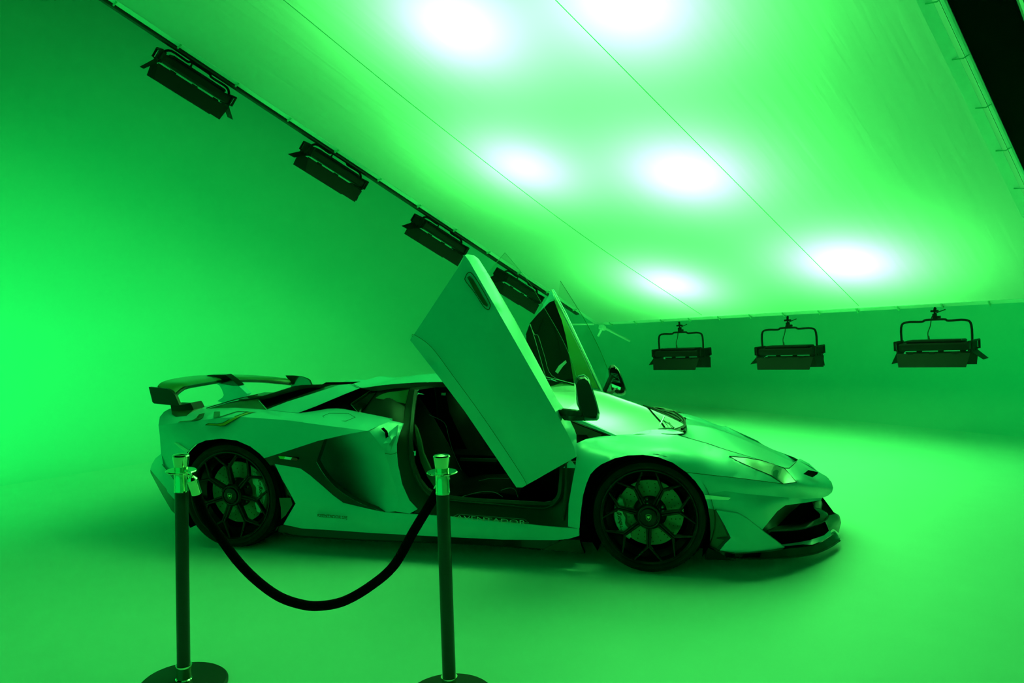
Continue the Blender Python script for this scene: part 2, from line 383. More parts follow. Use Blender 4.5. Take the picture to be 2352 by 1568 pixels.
# ------------------------------------------------------------ stanchions and rope
M_CHROME = mat('polished_brass_chrome', (.82, .86, .60), .07, metal=1.0)
M_POST = mat('post_black_paint', (.004, .006, .004), .38, coat=.08)
M_BASE = mat('base_black', (.008, .014, .008), .45)
M_ROPE = mat('rope_velvet', (.002, .002, .002), .95, spec=.05, bump=(300, .3))
def stanchion(x, y, label, lean=(0, 0)):
    t = empty('stanchion', label, 'rope stanchion', (x, y, 0), 'rope barrier posts')
    t.rotation_euler = (lean[1], lean[0], 0)
    MB().lathe([(0, .0), (.172, 0), (.175, .006), (.175, .018), (.168, .024), (.03, .034), (0, .034)], n=64).build('base', M_BASE, t, smooth=True, sharp=25)
    MB().lathe([(.0, .03), (.034, .03), (.034, .036), (.029, .04), (.029, .085), (.033, .088), (.033, .096), (.0, .096)], n=40).build('lower_collar', M_CHROME, t, smooth=True, sharp=30)
    MB().lathe([(.0265, .09), (.0265, .838), (0, .838)], n=40).build('post', M_POST, t, smooth=True, sharp=30)
    MB().lathe([(0, 0.8320), (.0285, 0.8320), (.0285, 0.8400), (.0275, 0.8420), (.0275, 0.9190), (.0, 0.9190)], n=40).build('upper_collar', M_CHROME, t, smooth=True, sharp=30)
    MB().lathe([(.026, 0.9160), (.058, 0.9150), (.061, 0.9180), (.058, 0.9210), (.026, 0.9210)], n=48, closed=False).build('rope_ring', M_CHROME, t, smooth=True, sharp=30)
    MB().lathe([(0, 0.9210), (.0255, 0.9210), (.0265, 0.9280), (.033, 0.9747), (.0335, 0.9800), (.030, 0.9852), (.015, 0.9888), (0, 0.9896)], n=40).build('cap', M_CHROME, t, smooth=True, sharp=30)
    return t
S1 = ST1; S2 = ST2
stanchion(*S1, 'black post with polished cap in front of the rear wheel', (LEAN1, 0))
stanchion(*S2, 'black post with polished cap in front of the open doorway', (LEAN2, 0))
# rope: polished hook ends and a sagging velvet cord
rp = empty('barrier_rope', 'black velvet rope sagging between the two posts', 'rope', tuple((np.array(S1)+np.array(S2))/2)+(.6,))
rc = Vector(rp.location)
def rpart(mb, name, m, **k): o = mb.build(name, m, rp, **k); o.location = -rc; return o
def stp(s, z, lean): return np.array([s[0]+math.sin(lean)*z, s[1], z*math.cos(lean)])
A0 = stp(S1, .918, LEAN1)+np.array([.045, -.03, 0]); B0 = stp(S2, .918, LEAN2)+np.array([-.01, .056, 0])
RP = [RPT(i) for i in range(len(ROPEPX))]
pts = spline(RP, 8)
rpart(MB().tube(pts, .0195, 14), 'cord', M_ROPE, smooth=True)
for (q0, q1, ring) in ((RP[0], RP[1], A0), (RP[-1], RP[-2], B0)):
    d = _n(q0-q1); e = q0+d*.055
    rpart(MB().tube([q0-d*.03, q0-d*.03+d*.001, q0+d*.035, q0+d*.045], [.021, .021, .021, .012], 16), 'ferrule', M_CHROME, smooth=True)
    s = _n(np.cross(d, ring-e+np.array([.001, 0, .002]))); L = np.linalg.norm(ring-e); g = _n(ring-e)
    loop = [e+g*L*.5+g*(L*.62)*math.cos(a)+np.cross(s, g)*.014*math.sin(a) for a in np.linspace(0, 2*PI, 14)[:-1]]
    rpart(MB().tube(loop, .0045, 8, closed=True).tube([q0+d*.04, e+g*.005], .006, 8), 'snap_hook', M_CHROME, smooth=True)
# ------------------------------------------------------------ the car
M_PAINT = mat('pale_car_paint', PAINT_C, .32, coat=.6, spec=.4)
M_GLOSSB = mat('gloss_black', (.002, .003, .002), .2, coat=.25, spec=.3)
M_CARB = mat('satin_carbon', (.004, .008, .004), .30, coat=.2, spec=.3)
M_TRIM = mat('black_plastic', (.006, .008, .006), .5, spec=.35)
M_VOID = mat('dark_inside', (.0015, .0015, .0015), .9, spec=.05)
M_RUB = mat('tyre_rubber', (.004, .006, .004), .65, spec=.2)
M_RIM = mat('gloss_black_rim', (.002, .003, .002), .3, coat=.12, spec=.25)
M_DISC = mat('brake_disc_steel', (.16, .19, .12), .4, metal=.8)
M_CAL = mat('caliper_silver_paint', (.34, .50, .38), .35, coat=.5)
M_STEEL = mat('bright_steel', (.7, .75, .7), .2, metal=1.0)
M_LEATH = mat('black_leather', (.002, .003, .002), .7, spec=.1, bump=(150, .1))
M_STITCH = mat('pale_stitching', (.16, .24, .2), .7)
M_SEAL = mat('rubber_seal', (.012, .018, .012), .42, spec=.5)
M_DOORIN = mat('door_sill_satin', (.006, .014, .006), .38, spec=.4)
M_DARKG = mat('dark_tinted_panel', (.018, .05, .018), .35, coat=.2)
M_ORANGE = mat('livery_accent', (.30, .30, .02), .4, coat=.6)
M_LINE = mat('panel_gap', (.01, .02, .01), .8)
def glass_mat(name, tint, refl=1.0, ior=1.5, rough=.0):
    m = bpy.data.materials.new(name); m.use_nodes = True; nt = m.node_tree; nt.nodes.clear()
    out = nt.nodes.new('ShaderNodeOutputMaterial'); mx = nt.nodes.new('ShaderNodeMixShader'); t = nt.nodes.new('ShaderNodeBsdfTransparent')
    g = nt.nodes.new('ShaderNodeBsdfGlossy'); fr = nt.nodes.new('ShaderNodeFresnel'); fr.inputs[0].default_value = ior
    t.inputs[0].default_value = (*tint, 1); g.inputs['Roughness'].default_value = rough; g.inputs[0].default_value = (refl, refl, refl, 1)
    nt.links.new(fr.outputs[0], mx.inputs[0]); nt.links.new(t.outputs[0], mx.inputs[1]); nt.links.new(g.outputs[0], mx.inputs[2]); nt.links.new(mx.outputs[0], out.inputs[0])
    return m
M_WS = glass_mat('windscreen_glass', (.30, .42, .33), .62, 1.45)
M_DG = glass_mat('side_window_glass', (.80, .88, .82), 1, 1.45)
M_SG = glass_mat('smoked_glass', (.35, .45, .35), 1, 1.5)
M_HG = glass_mat('headlamp_cover', (.80, .86, .8), 1, 1.6)

car = empty('sports_car', 'low pale green-lit sports car with both scissor doors raised and a tall rear wing', 'car', (1.5, 0, 0))
CL = Vector((1.5, 0, 0))
def fdrop(y, z): return min(.07, .13*abs(y))*min(1.0, max(z, 0)/.5)
def cbuild(mb, name, m, smooth=True, sharp=35, par=None, mirror=False, label=None):
    par = par or car
    o = mb.build(name, m, par, smooth=smooth, sharp=sharp)
    root = par is car
    o.location = -CL if root else Vector((0, 0, 0))
    if label: o['label'] = label
    if mirror:
        mb2 = MB(); mb2.v = [(x, -y, z-fdrop(y, z)) for (x, y, z) in mb.v]; mb2.f = [f[::-1] for f in mb.f]
        o2 = cbuild(mb2, name, m, smooth, sharp, par); return o, o2
    return o
def tps(pts, vals, reg=1e-3):
    pts = np.asarray(pts, float)/100.0; N = len(pts); d = np.linalg.norm(pts[:, None]-pts[None], axis=2)
    K = np.where(d > 1e-9, d*d*np.log(d+1e-12), 0)+np.eye(N)*reg
    A = np.zeros((N+3, N+3)); A[:N, :N] = K; A[:N, N] = 1; A[:N, N+1:] = pts; A[N, :N] = 1; A[N+1:, :N] = pts.T
    c = np.linalg.solve(A+np.eye(N+3)*1e-9, np.append(vals, [0, 0, 0]))
    def f(q):
        q = np.asarray(q, float).reshape(-1, 2)/100.0; d_ = np.linalg.norm(q[:, None]-pts[None], axis=2)
        return np.where(d_ > 1e-9, d_*d_*np.log(d_+1e-12), 0)@c[:N]+c[N]+q@c[N+1:]
    return f
def inside(q, poly):
    x, y = q[:, 0], q[:, 1]; r_ = np.zeros(len(q), bool); n = len(poly)
    for i in range(n):
        x1, y1 = poly[i]; x2, y2 = poly[(i+1) % n]
        if y1 == y2: continue
        c = ((y1 > y) != (y2 > y)) & (x < (x2-x1)*(y-y1)/(y2-y1)+x1); r_ ^= c
    return r_
def pgeo(outline, inner=(), step=8, thick=.015, off=0.0, reg=1e-3, lap=0):
    B = []
    n = len(outline)
    for i in range(n):
        a = np.array(outline[i][:3], float); b = np.array(outline[(i+1) % n][:3], float); L = np.hypot(*(b-a)[:2]); k = max(1, int(round(L/step)))
        for j in range(k): B.append(a+(b-a)*j/k)
    B = np.array(B); ctrl = np.vstack([B]+([np.array(inner, float)] if len(inner) else []))
    f = tps(ctrl[:, :2], ctrl[:, 2], reg)
    x0, y0 = B[:, :2].min(0); x1, y1 = B[:, :2].max(0)
    g = []
    row = 0; yy = y0
    while yy < y1:
        xx = x0+(step/2 if row % 2 else 0)
        while xx < x1: g.append((xx, yy)); xx += step
        yy += step*.87; row += 1
    g = np.array(g).reshape(-1, 2); poly = B[:, :2]
    g = g[inside(g, poly)]
    if len(g):
        # keep clear of the boundary
        A = poly; Bn = np.roll(poly, -1, 0); dmin = np.full(len(g), 1e9)
        for p, q in zip(A, Bn):
            e = q-p; t = np.clip(((g-p)@e)/(e@e+1e-9), 0, 1); dmin = np.minimum(dmin, np.linalg.norm(g-p-t[:, None]*e, axis=1))
        g = g[dmin > step*.45]
    V2 = [Vector(p) for p in poly]+[Vector(p) for p in g]; nb = len(poly)
    res = delaunay_2d_cdt(V2, [(i, (i+1) % nb) for i in range(nb)], [list(range(nb))], 1, 1e-4)
    v2, faces = res[0], res[2]
    q = np.array([(v[0], v[1]) for v in v2]); yv = f(q)
    # boundary vertices keep their own depth exactly
    for i, (v, orig) in enumerate(zip(v2, res[3])):
        for oi in orig:
            if oi < nb: yv[i] = B[oi, 2]
    if lap:
        nbv = [set() for _ in v2]; fix = np.array([any(oi < nb for oi in orig) for orig in res[3]])
        for t in faces:
            for i_ in range(len(t)): nbv[t[i_]].add(t[(i_+1) % len(t)]); nbv[t[(i_+1) % len(t)]].add(t[i_])
        nbv = [list(s_) for s_ in nbv]
        for _ in range(lap):
            yn = yv.copy()
            for i_ in range(len(yv)):
                if not fix[i_]: yn[i_] = .4*yv[i_]+.6*np.mean(yv[nbv[i_]])
            yv = yn
    pts = [P(a, b, y+off) for (a, b), y in zip(q, yv)]
    fs = [tuple(x_)[::-1] for x_ in faces]
    fs2 = []
    for t in fs:
        a, b, c = pts[t[0]], pts[t[1]], pts[t[2]]
        nrm = np.cross(b-a, c-a); fs2.append(t if nrm@(CAM-a) > 0 else t[::-1])
    mb = MB(); mb.add(pts, fs2)
    if thick:
        bidx = {}
        cnt = {}
        for t in fs2:
            for i in range(len(t)):
                e = (t[i], t[(i+1) % len(t)]); cnt[e] = 1
        edges = [e for e in cnt if (e[1], e[0]) not in cnt]
        v = []; ff = []; m = {}
        for (a, b) in edges:
            for i in (a, b):
                if i not in m: m[i] = len(mb.v)+len(v); v.append(pts[i]+np.array([0, thick, 0]))
            ff.append((b, a, m[a], m[b]))
        n0 = len(mb.v); mb.v += [tuple(p) for p in v]; mb.f += ff
    return mb
def panel(name, outline, m, inner=(), step=8, thick=.015, mirror=True, par=None, off=0.0, label=None, sharp=40, reg=1e-3, lap=0):
    return cbuild(pgeo(outline, inner, step, thick, off, reg, lap), name, m, True, sharp, par, mirror, label)
def line(name, pts, m=None, r=.0016, off=-.002, mirror=True, par=None, k=4, sp=True):
    q = [P(a, b, y+off) for (a, b, y) in pts]
    return cbuild(MB().tube(spline(q, k) if sp and len(q) > 2 else q, r, 5), name, m or M_LINE, True, 60, par, mirror)
def resamp(pts, n):
    pts = np.array(pts, float); d = np.r_[0, np.cumsum(np.linalg.norm(np.diff(pts, axis=0), axis=1))]; t = np.linspace(0, d[-1], n)
    return np.stack([np.interp(t, d, pts[:, i]) for i in range(3)], 1)
def loft(name, near, cen, m, n=28, k=12, pw=2.0, smooth_in=True, par=None, under=0.0, label=None):
    near = resamp(spline(near, 5) if smooth_in else near, n); cen = resamp(spline(cen, 5) if smooth_in else cen, n); rows = []
    for a, c in zip(near, cen):
        half = []
        for j in range(k+1):
            t = j/k; p = a+(c-a)*t; p[2] = a[2]+(c[2]-a[2])*(1-(1-t)**pw); p[0] = a[0]+(c[0]-a[0])*(1-(1-t)**1.6); half.append(p)
        rows.append(half+[np.array([p[0], -p[1], p[2]-fdrop(p[1], p[2])]) for p in half[-2::-1]])
    mb = MB(); mb.grid(rows)
    return cbuild(mb, name, m, True, 40, par, label=label)

# ---- rear quarter: side face and shoulder share their crease
CREASE = [(364, 976, -.82), (400, 972, -.885), (445, 967, -.925), (500, 960, -.95), (554, 957, -.965), (650, 964, -.975), (750, 977, -.98), (845, 989, -.975)]
ARCH_R = [(607, 1052, -1.02), (596, 1041, -1.025), (575, 1025, -1.03), (543, 1011, -1.035), (508, 1007, -1.035), (472.5, 1011, -1.03), (446, 1022, -1.01), (432, 1035, -.99), (426, 1046, -.975)]
side = CREASE+[(801, 996, -1.0), (731, 1012, -1.015), (670, 1032, -1.02)]+ARCH_R+[(415, 1075, -.955), (405, 1110, -.945), (402, 1148, -.93), (385, 1130, -.90), (374, 1100, -.87), (371, 1060, -.84), (367, 1000, -.825)]
quarter = panel('quarter_panel', side, M_PAINT, inner=[(400, 1010, -.90), (450, 990, -.975), (520, 985, -1.0), (600, 1000, -1.01), (680, 1000, -1.0)])
shoulder = [(364, 976, -.82), (367, 957, -.78), (377, 945, -.73), (389, 938.5, -.69), (420, 937, -.67), (474, 939, -.645), (502, 937, -.66), (540, 936, -.67), (575, 938, -.68), (610, 941, -.69), (650, 945, -.70), (684, 948.5, -.70),
            (722, 944, -.68), (750, 939, -.655), (770, 938, -.64), (790, 940, -.65), (819, 946, -.68), (860, 954, -.74), (899, 962, -.80), (899, 966.5, -.81), (872, 977, -.89)]+CREASE[::-1][:-1]
panel('shoulder_panel', shoulder, M_PAINT, inner=[(480, 950, -.83), (560, 947, -.84), (650, 953, -.85), (760, 958, -.83), (830, 968, -.86), (720, 952, -.75)])
# rear bumper bulge and black diffuser edge
panel('rear_bumper', [(371, 1041, -.835), (357, 1052, -.77), (349, 1065, -.72), (345, 1078, -.70), (362, 1098, -.80), (382, 1122, -.875), (402, 1148, -.93), (404, 1112, -.945), (392, 1085, -.92), (376, 1072, -.88)], M_PAINT, inner=[(365, 1075, -.82)])
panel('rear_diffuser', [(345, 1079, -.695), (346, 1086, -.70), (372, 1135, -.74), (393, 1171, -.80), (404, 1182, -.86), (420, 1184, -.90), (418, 1155, -.93), (402, 1147, -.92), (382, 1121, -.865), (362, 1097, -.79)], M_GLOSSB, thick=.2)
# fuel flap, livery graphics, reflector
FF = [(741, 955, -.79), (757, 948.5, -.755), (800, 949, -.74), (816, 958, -.79), (795, 966.5, -.85), (752, 966, -.86)]
line('fuel_flap_gap', FF+[FF[0]], r=.0014, off=-.014, sp=False)
def on_shoulder(pts, name, m, off=-.004, par=None):
    mb = pgeo([(a, b, 0) for a, b in pts], thick=0, step=6)
    return mb
fS = tps([p[:2] for p in shoulder]+[(480, 950), (560, 947), (650, 953), (760, 958), (830, 968), (720, 952)], [p[2] for p in shoulder]+[-.83, -.84, -.85, -.83, -.86, -.75])
fQ = tps([p[:2] for p in side]+[(400, 1010), (450, 990), (520, 985), (600, 1000), (680, 1000)], [p[2] for p in side]+[-.90, -.975, -1.0, -1.01, -1.0])
def fSQ(a, b):
    yc = np.interp(a, [c[0] for c in CREASE], [c[1] for c in CREASE]); return float((fS if b < yc else fQ)([(a, b)])[0])
def decal(name, pts, m, off=-.014, mirror=True):
    return cbuild(pgeo([(a, b, fSQ(a, b)) for a, b in pts], [], 5, .002, off), name, m, True, 40, None, mirror)
decal('livery_stripe', [(470, 976), (478, 971.5), (498, 972.5), (512, 970), (540, 955), (565, 946), (590, 945.5), (572, 949.5), (553, 956), (532, 968), (517, 977.5), (506, 979), (490, 977)], M_LINE, -.014)
decal('livery_stripe', [(475, 975), (479, 972.8), (498, 974), (512, 971.5), (541, 956.5), (566, 947.5), (584, 946.5), (570, 949), (551, 956), (530, 968), (516, 976.3), (506, 977.6), (490, 976)], M_ORANGE, -.019)
decal('livery_letter', [(408, 970), (414, 967), (440, 965), (450, 960), (457, 951), (470, 948), (466, 958), (455, 964.5), (440, 966.5)], M_DARKG)
decal('livery_letter', [(490, 958.5), (492, 945), (505, 944.5), (505, 954.5), (498, 958.7)], M_DARKG)
decal('livery_letter', [(500, 957.5), (545, 943.5), (572, 944.5), (568, 945.4), (545, 945), (503, 959)], M_DARKG)
panel('rear_reflector', [(399.5, 1017, -.93), (402, 1016, -.93), (434, 1034, -.99), (428, 1040, -.985)], mat('pale_reflector', (.75, .9, .8), .2, coat=1), off=-.012)
line('bumper_gap', [(372, 1066, -.86), (388, 1085, -.92), (404, 1108, -.95)])
# ---- flying buttress, deck, roof
panel('buttress', [(613, 940, -.68), (650, 944.5, -.70), (684, 948, -.705), (722, 934, -.67), (760, 918, -.625), (795, 903.5, -.59), (828, 890.5, -.56), (822, 885.5, -.51), (812, 882.5, -.48), (795, 883, -.48), (775, 885, -.50), (720, 903, -.56), (660, 922, -.625)], M_PAINT, thick=.02)
panel('buttress_inner_face', [(613, 940, -.68), (660, 922, -.62), (720, 903, -.555), (775, 885, -.495), (795, 883, -.48), (760, 884.5, -.40), (720, 897, -.44), (660, 918, -.52), (609, 937, -.62)], M_CARB, thick=.01)
panel('engine_intake', [(592, 917, -.42), (640, 899, -.37), (684, 885.5, -.30), (740, 884, -.28), (795, 883, -.30), (720, 903, -.42), (613, 941, -.6)], M_VOID, thick=.05, off=.06)
panel('intake_fairing', [(474, 939, -.645), (510, 929, -.60), (550, 921, -.56), (592, 916.5, -.50), (613, 940.5, -.685), (575, 938, -.68), (540, 936, -.67), (502, 937, -.66)], M_DARKG, thick=.01)
line('intake_edge', [(592, 916.5, -.5), (613, 940.5, -.685)], M_STEEL, .0022)
rail = [P(474, 939, -.645), P(512, 928, -.59), P(550, 918.5, -.55), P(592, 912, -.50), P(640, 897.5, -.45), P(684, 885, -.40), P(740, 884, -.39)]
cen = [np.array([p[0], 0, p[2]-.07]) for p in rail]
loft('engine_cover', rail, cen, M_PAINT, n=24, k=8)
line('cover_edge', [(474, 937, -.64), (512, 925.5, -.59), (550, 914.5, -.55), (592, 906, -.50)], M_LINE, .0035, off=-.004)
for (a, b, c, d) in ((569, 911, 580, 906), (590, 903.5, 606, 899)):
    pt = P(a, b, -.15)
    cbuild(MB().box(pt+np.array([.03, .05, -.02]), (.14, .22, .02), bev=.006), 'engine_cover_vent', M_DARKG, False)
tail = [P(389, 938.5, -.69), P(420, 937, -.67), P(448, 938, -.655), P(474, 939, -.645)]
tc2 = [np.array([p[0]-.02, 0, p[2]-.05]) for p in tail]
loft('rear_deck', tail, tc2, M_PAINT, n=8, k=10)
edge = [P(812, 882.5, -.48)+np.array([-.02, 0, 0]), P(828, 890.5, -.56), P(860, 886.5, -.565), P(900, 882, -.57), P(950, 878.5, -.575), P(1000, 877, -.58), P(1040, 877.5, -.585), P(1120, 884, -.585), P(1180, 894, -.585)]
RX = np.array([p[0] for p in edge])
def roofz(x): return float(np.interp(x, [.6, .75, .92, 1.06, 1.3, 1.6, 1.8, 2.0], [1.016, 1.036, 1.056, 1.064, 1.07, 1.065, 1.045, 1.005]))
cenr = [np.array([p[0], 0, p[2]+.004+.014*max(0, (p[0]-1.3)/.5)]) for p in edge]
loft('roof', edge, cenr, M_PAINT, n=30, k=12)
line('roof_gap', [(804, 880, -.35), (815, 884, -.5), (829, 890.5, -.56)])
# cant rail under the roof edge
panel('cant_rail', [(828, 891, -.565), (860, 887.5, -.57), (900, 883, -.575), (950, 879.5, -.58), (1000, 878, -.585), (1040, 878.5, -.59), (1120, 885, -.59), (1180, 895, -.59), (1176, 905, -.60), (1120, 894, -.60), (1040, 888, -.60), (1000, 887.5, -.60), (950, 889, -.60), (905, 892, -.60), (870, 897, -.60), (855, 897, -.59)], M_CARB, thick=.02)
# side intake beside the buttress, quarter window
panel('side_intake_void', [(684, 948.3, -.66), (722, 934, -.62), (760, 918, -.575), (795, 903.5, -.54), (828, 890.5, -.52), (855, 892, -.52), (853, 896, -.52), (806, 928, -.55), (823, 947, -.60), (790, 940, -.62), (765, 938, -.60), (722, 944.5, -.64)], M_VOID, thick=.02)
panel('intake_blade', [(806, 928, -.60), (853, 895.5, -.56), (866, 897, -.59), (829, 948, -.67), (823, 947.5, -.68)], M_GLOSSB, thick=.02)
line('intake_edge', [(806, 928, -.605), (823, 947.5, -.685)], M_STEEL, .002)
line('intake_edge', [(806, 927, -.605), (830, 911, -.59), (853, 895.5, -.565)], M_DARKG, .003)
panel('window_frame', [(829, 948, -.67), (866, 899, -.60), (905, 892, -.60), (941, 890, -.60), (930, 930, -.66), (927, 972, -.78), (899, 966, -.79), (899, 962, -.785), (860, 954, -.735)], M_TRIM, thick=.02, off=.015)
panel('quarter_window', [(862, 914, -.625), (873, 907, -.61), (889, 901, -.60), (939, 894.5, -.60), (932, 927, -.65), (896, 920, -.64)], mat('green_lit_window', (.05, .12, .05), .15, coat=1), thick=0, off=-.002)
# ---- side intake, blade and lower side panel
panel('intake_blade', [(607, 1052, -1.02), (670, 1032, -1.02), (731, 1012, -1.015), (744, 1010, -1.0), (727, 1060, -1.0), (738, 1080, -1.0), (753, 1100, -1.0), (775, 1122, -1.0), (800, 1140, -.995), (822, 1152.5, -.99), (850, 1164, -.985), (884, 1175.5, -.98), (850, 1169, -.99), (789, 1154.5, -1.0), (765, 1137, -1.0), (742, 1116.5, -1.005), (712, 1091, -1.01), (690, 1075.5, -1.01), (660, 1070, -1.015), (631, 1065, -1.015), (622, 1070, -1.0)], M_GLOSSB, thick=.05, step=7)
line('blade_edge', [(727, 1060.5, -1.002), (738, 1080, -1.002), (753, 1100, -1.002), (775, 1122, -1.002), (800, 1140, -.997), (822, 1152.5, -.992), (850, 1164, -.987), (884, 1175.5, -.982)], M_STEEL, .0016)
panel('side_intake', [(731, 1010, -.62), (801, 994, -.90), (848, 988, -.955), (868, 1014, -.955), (883, 1034, -.955), (893, 1068, -.958), (904, 1105, -.96), (915.5, 1143, -.963), (909, 1174, -.972), (884, 1176, -.972), (850, 1165, -.90), (824, 1153, -.80), (770, 1122, -.62), (720, 1070, -.60)], M_PAINT,
      inner=[(760, 1050, -.60), (780, 1100, -.64), (800, 1050, -.70), (830, 1040, -.83), (860, 1060, -.90), (830, 1100, -.80), (870, 1110, -.90), (850, 1020, -.90), (890, 1120, -.94)], thick=.02, step=7)
panel('badge_tricolour', [(639.5, 1047.5, -1.022), (643, 1047, -1.022), (655, 1048, -1.022), (652.5, 1054, -1.022), (643, 1053, -1.022)], mat('badge_green', (.12, .55, .06), .3), thick=0, off=-.004, mirror=True, label='green segment of the three-colour badge')
panel('badge_tricolour', [(655, 1048, -1.022), (671, 1050, -1.022), (667.5, 1056, -1.022), (652.5, 1054, -1.022)], mat('badge_white', (.9, .95, .9), .3), thick=0, off=-.004, label='white segment of the three-colour badge')
panel('badge_tricolour', [(671, 1050, -1.022), (682, 1051.5, -1.022), (684, 1055, -1.022), (681, 1057.5, -1.022), (667.5, 1056, -1.022)], mat('badge_red', (.5, .02, .02), .3), thick=0, off=-.004, label='dark red segment of the three-colour badge')
lower = [(631, 1065, -1.012), (660, 1070, -1.012), (690, 1075.5, -1.008), (712, 1091, -1.005), (742, 1116.5, -1.0), (765, 1137, -.998), (789, 1154.5, -.995), (850, 1169, -.988), (884, 1176, -.98), (940, 1180, -.98), (1007, 1184, -.98), (1042, 1187, -.98), (1130, 1196, -.98), (1213, 1203, -.98), (1246, 1207, -.98), (1290, 1211, -.985), (1330, 1214, -.99),
         (1330, 1230, -.995), (1306, 1237, -.985), (1278, 1240, -.975), (1155, 1239, -.97), (1010, 1232, -.975), (860, 1224, -.985), (760, 1217, -.99), (692, 1213, -.995), (651, 1204, -1.0), (663, 1183, -1.015), (679, 1156, -1.025), (665, 1130, -1.02), (648, 1100, -1.015)]
panel('side_skirt', lower, M_PAINT, inner=[(720, 1165, -1.025), (800, 1180, -1.015), (700, 1120, -1.02), (900, 1198, -1.0), (1000, 1205, -1.0), (1100, 1213, -1.0), (1200, 1220, -1.0)])
panel('wheel_shield', [(607, 1052, -1.01), (622, 1068, -1.005), (631, 1065, -1.005), (648, 1100, -1.005), (665, 1130, -1.01), (679, 1156, -1.015), (663, 1183, -1.005), (651, 1205, -.99), (642, 1212, -.95), (644, 1185, -.95), (642, 1140, -.95), (632, 1100, -.95), (618, 1070, -.96)], M_GLOSSB, thick=.05)
panel('shield_insert', [(641, 1143, -.99), (668, 1143, -1.0), (672, 1158, -1.005), (656, 1183, -1.0), (646, 1192, -.985), (645, 1165, -.985)], M_DARKG, thick=.0, off=-.012)
skirt = [(636, 1210, -.98), (651, 1205, -1.0), (692, 1213, -.995), (760, 1217, -.99), (860, 1224, -.985), (1010, 1232, -.975), (1155, 1239, -.965), (1278, 1240, -.97), (1290, 1243, -.97), (1243, 1261, -.985), (1155, 1254, -.99), (1010, 1246, -.995), (860, 1241, -1.0), (760, 1236, -1.0), (675, 1231, -1.0), (650, 1224, -.99), (632, 1218, -.975)]
panel('skirt_fin', skirt, M_CARB, inner=[], thick=.12)
line('skirt_edge', [(650, 1224, -.992), (675, 1231, -1.002), (760, 1236, -1.002), (860, 1241, -1.002), (1010, 1246, -.997), (1155, 1254, -.992), (1243, 1261, -.987)], M_CARB, .004)
panel('skirt_front_fin', [(1243, 1262, -.985), (1296, 1238, -.98), (1331, 1240, -.99), (1336, 1255, -.99), (1343, 1271, -.985), (1290, 1266, -.985)], M_CARB, thick=.03)
# tiny side script
def text_on(name, s, size, a, b, m, par=None, mirror=False, font_shear=0, ext=.0008, label=None):
    "text laid between two 3D points, upright in the side plane"
    o = text_mesh(name, s, size, m, font_shear, ext); o.parent = par or car
    a, b = np.array(a), np.array(b); ex = _n(b-a); ez = np.array([0, -1., 0]); ez = _n(ez-ex*(ez@ex)); ey = np.cross(ez, ex)
    M = Matrix([[ex[i], ey[i], ez[i], (a[i]+b[i])/2] for i in range(3)]+[[0, 0, 0, 1]]); o.matrix_local = (Matrix.Translation(-CL) if (par or car) is car else Matrix()) @ M
    if label: o['label'] = label
    return o
line('script_frame', [(729, 1181, -1.03), (798, 1186, -1.03), (790, 1190.5, -1.03), (733, 1186.5, -1.03), (729, 1181, -1.03)], M_DARKG, .0012, off=-.006, sp=False, mirror=False)
text_on('side_script', 'AVENTADOR SVJ', .027, P(733, 1183.5, -1.04), P(793, 1188.5, -1.04), M_DARKG)
# ---- door jamb, door opening, cabin
JF = [(899, 966.5, -.81), (927, 973, -.80), (916, 1000, -.87), (911, 1020, -.90), (911, 1040, -.92), (914, 1069, -.935), (924, 1114, -.95), (940, 1149, -.965), (959, 1169, -.972), (941, 1179, -.978), (908, 1174, -.975), (915.5, 1143, -.965), (904, 1105, -.962), (893, 1068, -.96), (883, 1034, -.957), (868, 1014, -.957), (848, 989, -.96), (872, 977, -.89)]
panel('door_jamb', JF, M_PAINT, inner=[(890, 1000, -.93), (905, 1060, -.94), (925, 1140, -.96), (885, 985, -.90)], step=7)
line('jamb_gap', [(884, 1040, -.96), (898, 1043, -.945), (911, 1039, -.925)])
panel('latch_slot', [(875, 984, -.915), (880, 982, -.91), (888, 990, -.905), (892, 1002, -.91), (889, 1008, -.915), (886, 1006, -.92), (884, 993, -.92)], M_VOID, off=-.02, thick=.01)
panel('jamb_facet', [(893, 992, -.90), (914, 975, -.86), (910, 1000, -.895), (894, 1040, -.94), (880, 1018, -.945), (890, 1008, -.92)], M_PAINT, inner=[(896, 1010, -.955)], off=-.012, thick=.01)
# dark frame round the opening
OUT = [(927, 972, -.79), (916, 1000, -.865), (911, 1020, -.895), (911, 1040, -.915), (914, 1069, -.93), (924, 1114, -.945), (940, 1149, -.96), (959, 1169, -.968), (950, 1177, -.975), (1042, 1186, -.975), (1130, 1195, -.975), (1213, 1202, -.975), (1246, 1206, -.975), (1304, 1211, -.975), (1305, 1180, -.955), (1307, 1150, -.945), (1313, 1117, -.94), (1321, 1074, -.935), (1323, 1060, -.93),
       (1288, 1062, -.90), (1288, 1085, -.90), (1285, 1120, -.905), (1281, 1139, -.905), (1268, 1152, -.91), (1248, 1155, -.91), (1170, 1151, -.91), (1087, 1146, -.91), (1040, 1141, -.91), (1002, 1135, -.91), (980, 1122, -.91), (963, 1100, -.90), (950, 1066, -.89), (945, 1020, -.86), (946, 985, -.81), (950, 940, -.71), (955, 896, -.62), (1000, 889, -.60), (1040, 889, -.60), (1040, 884, -.59), (1000, 884, -.595), (942, 890, -.60), (932, 930, -.68)]
panel('door_frame', OUT, M_DOORIN, thick=.03, step=7)
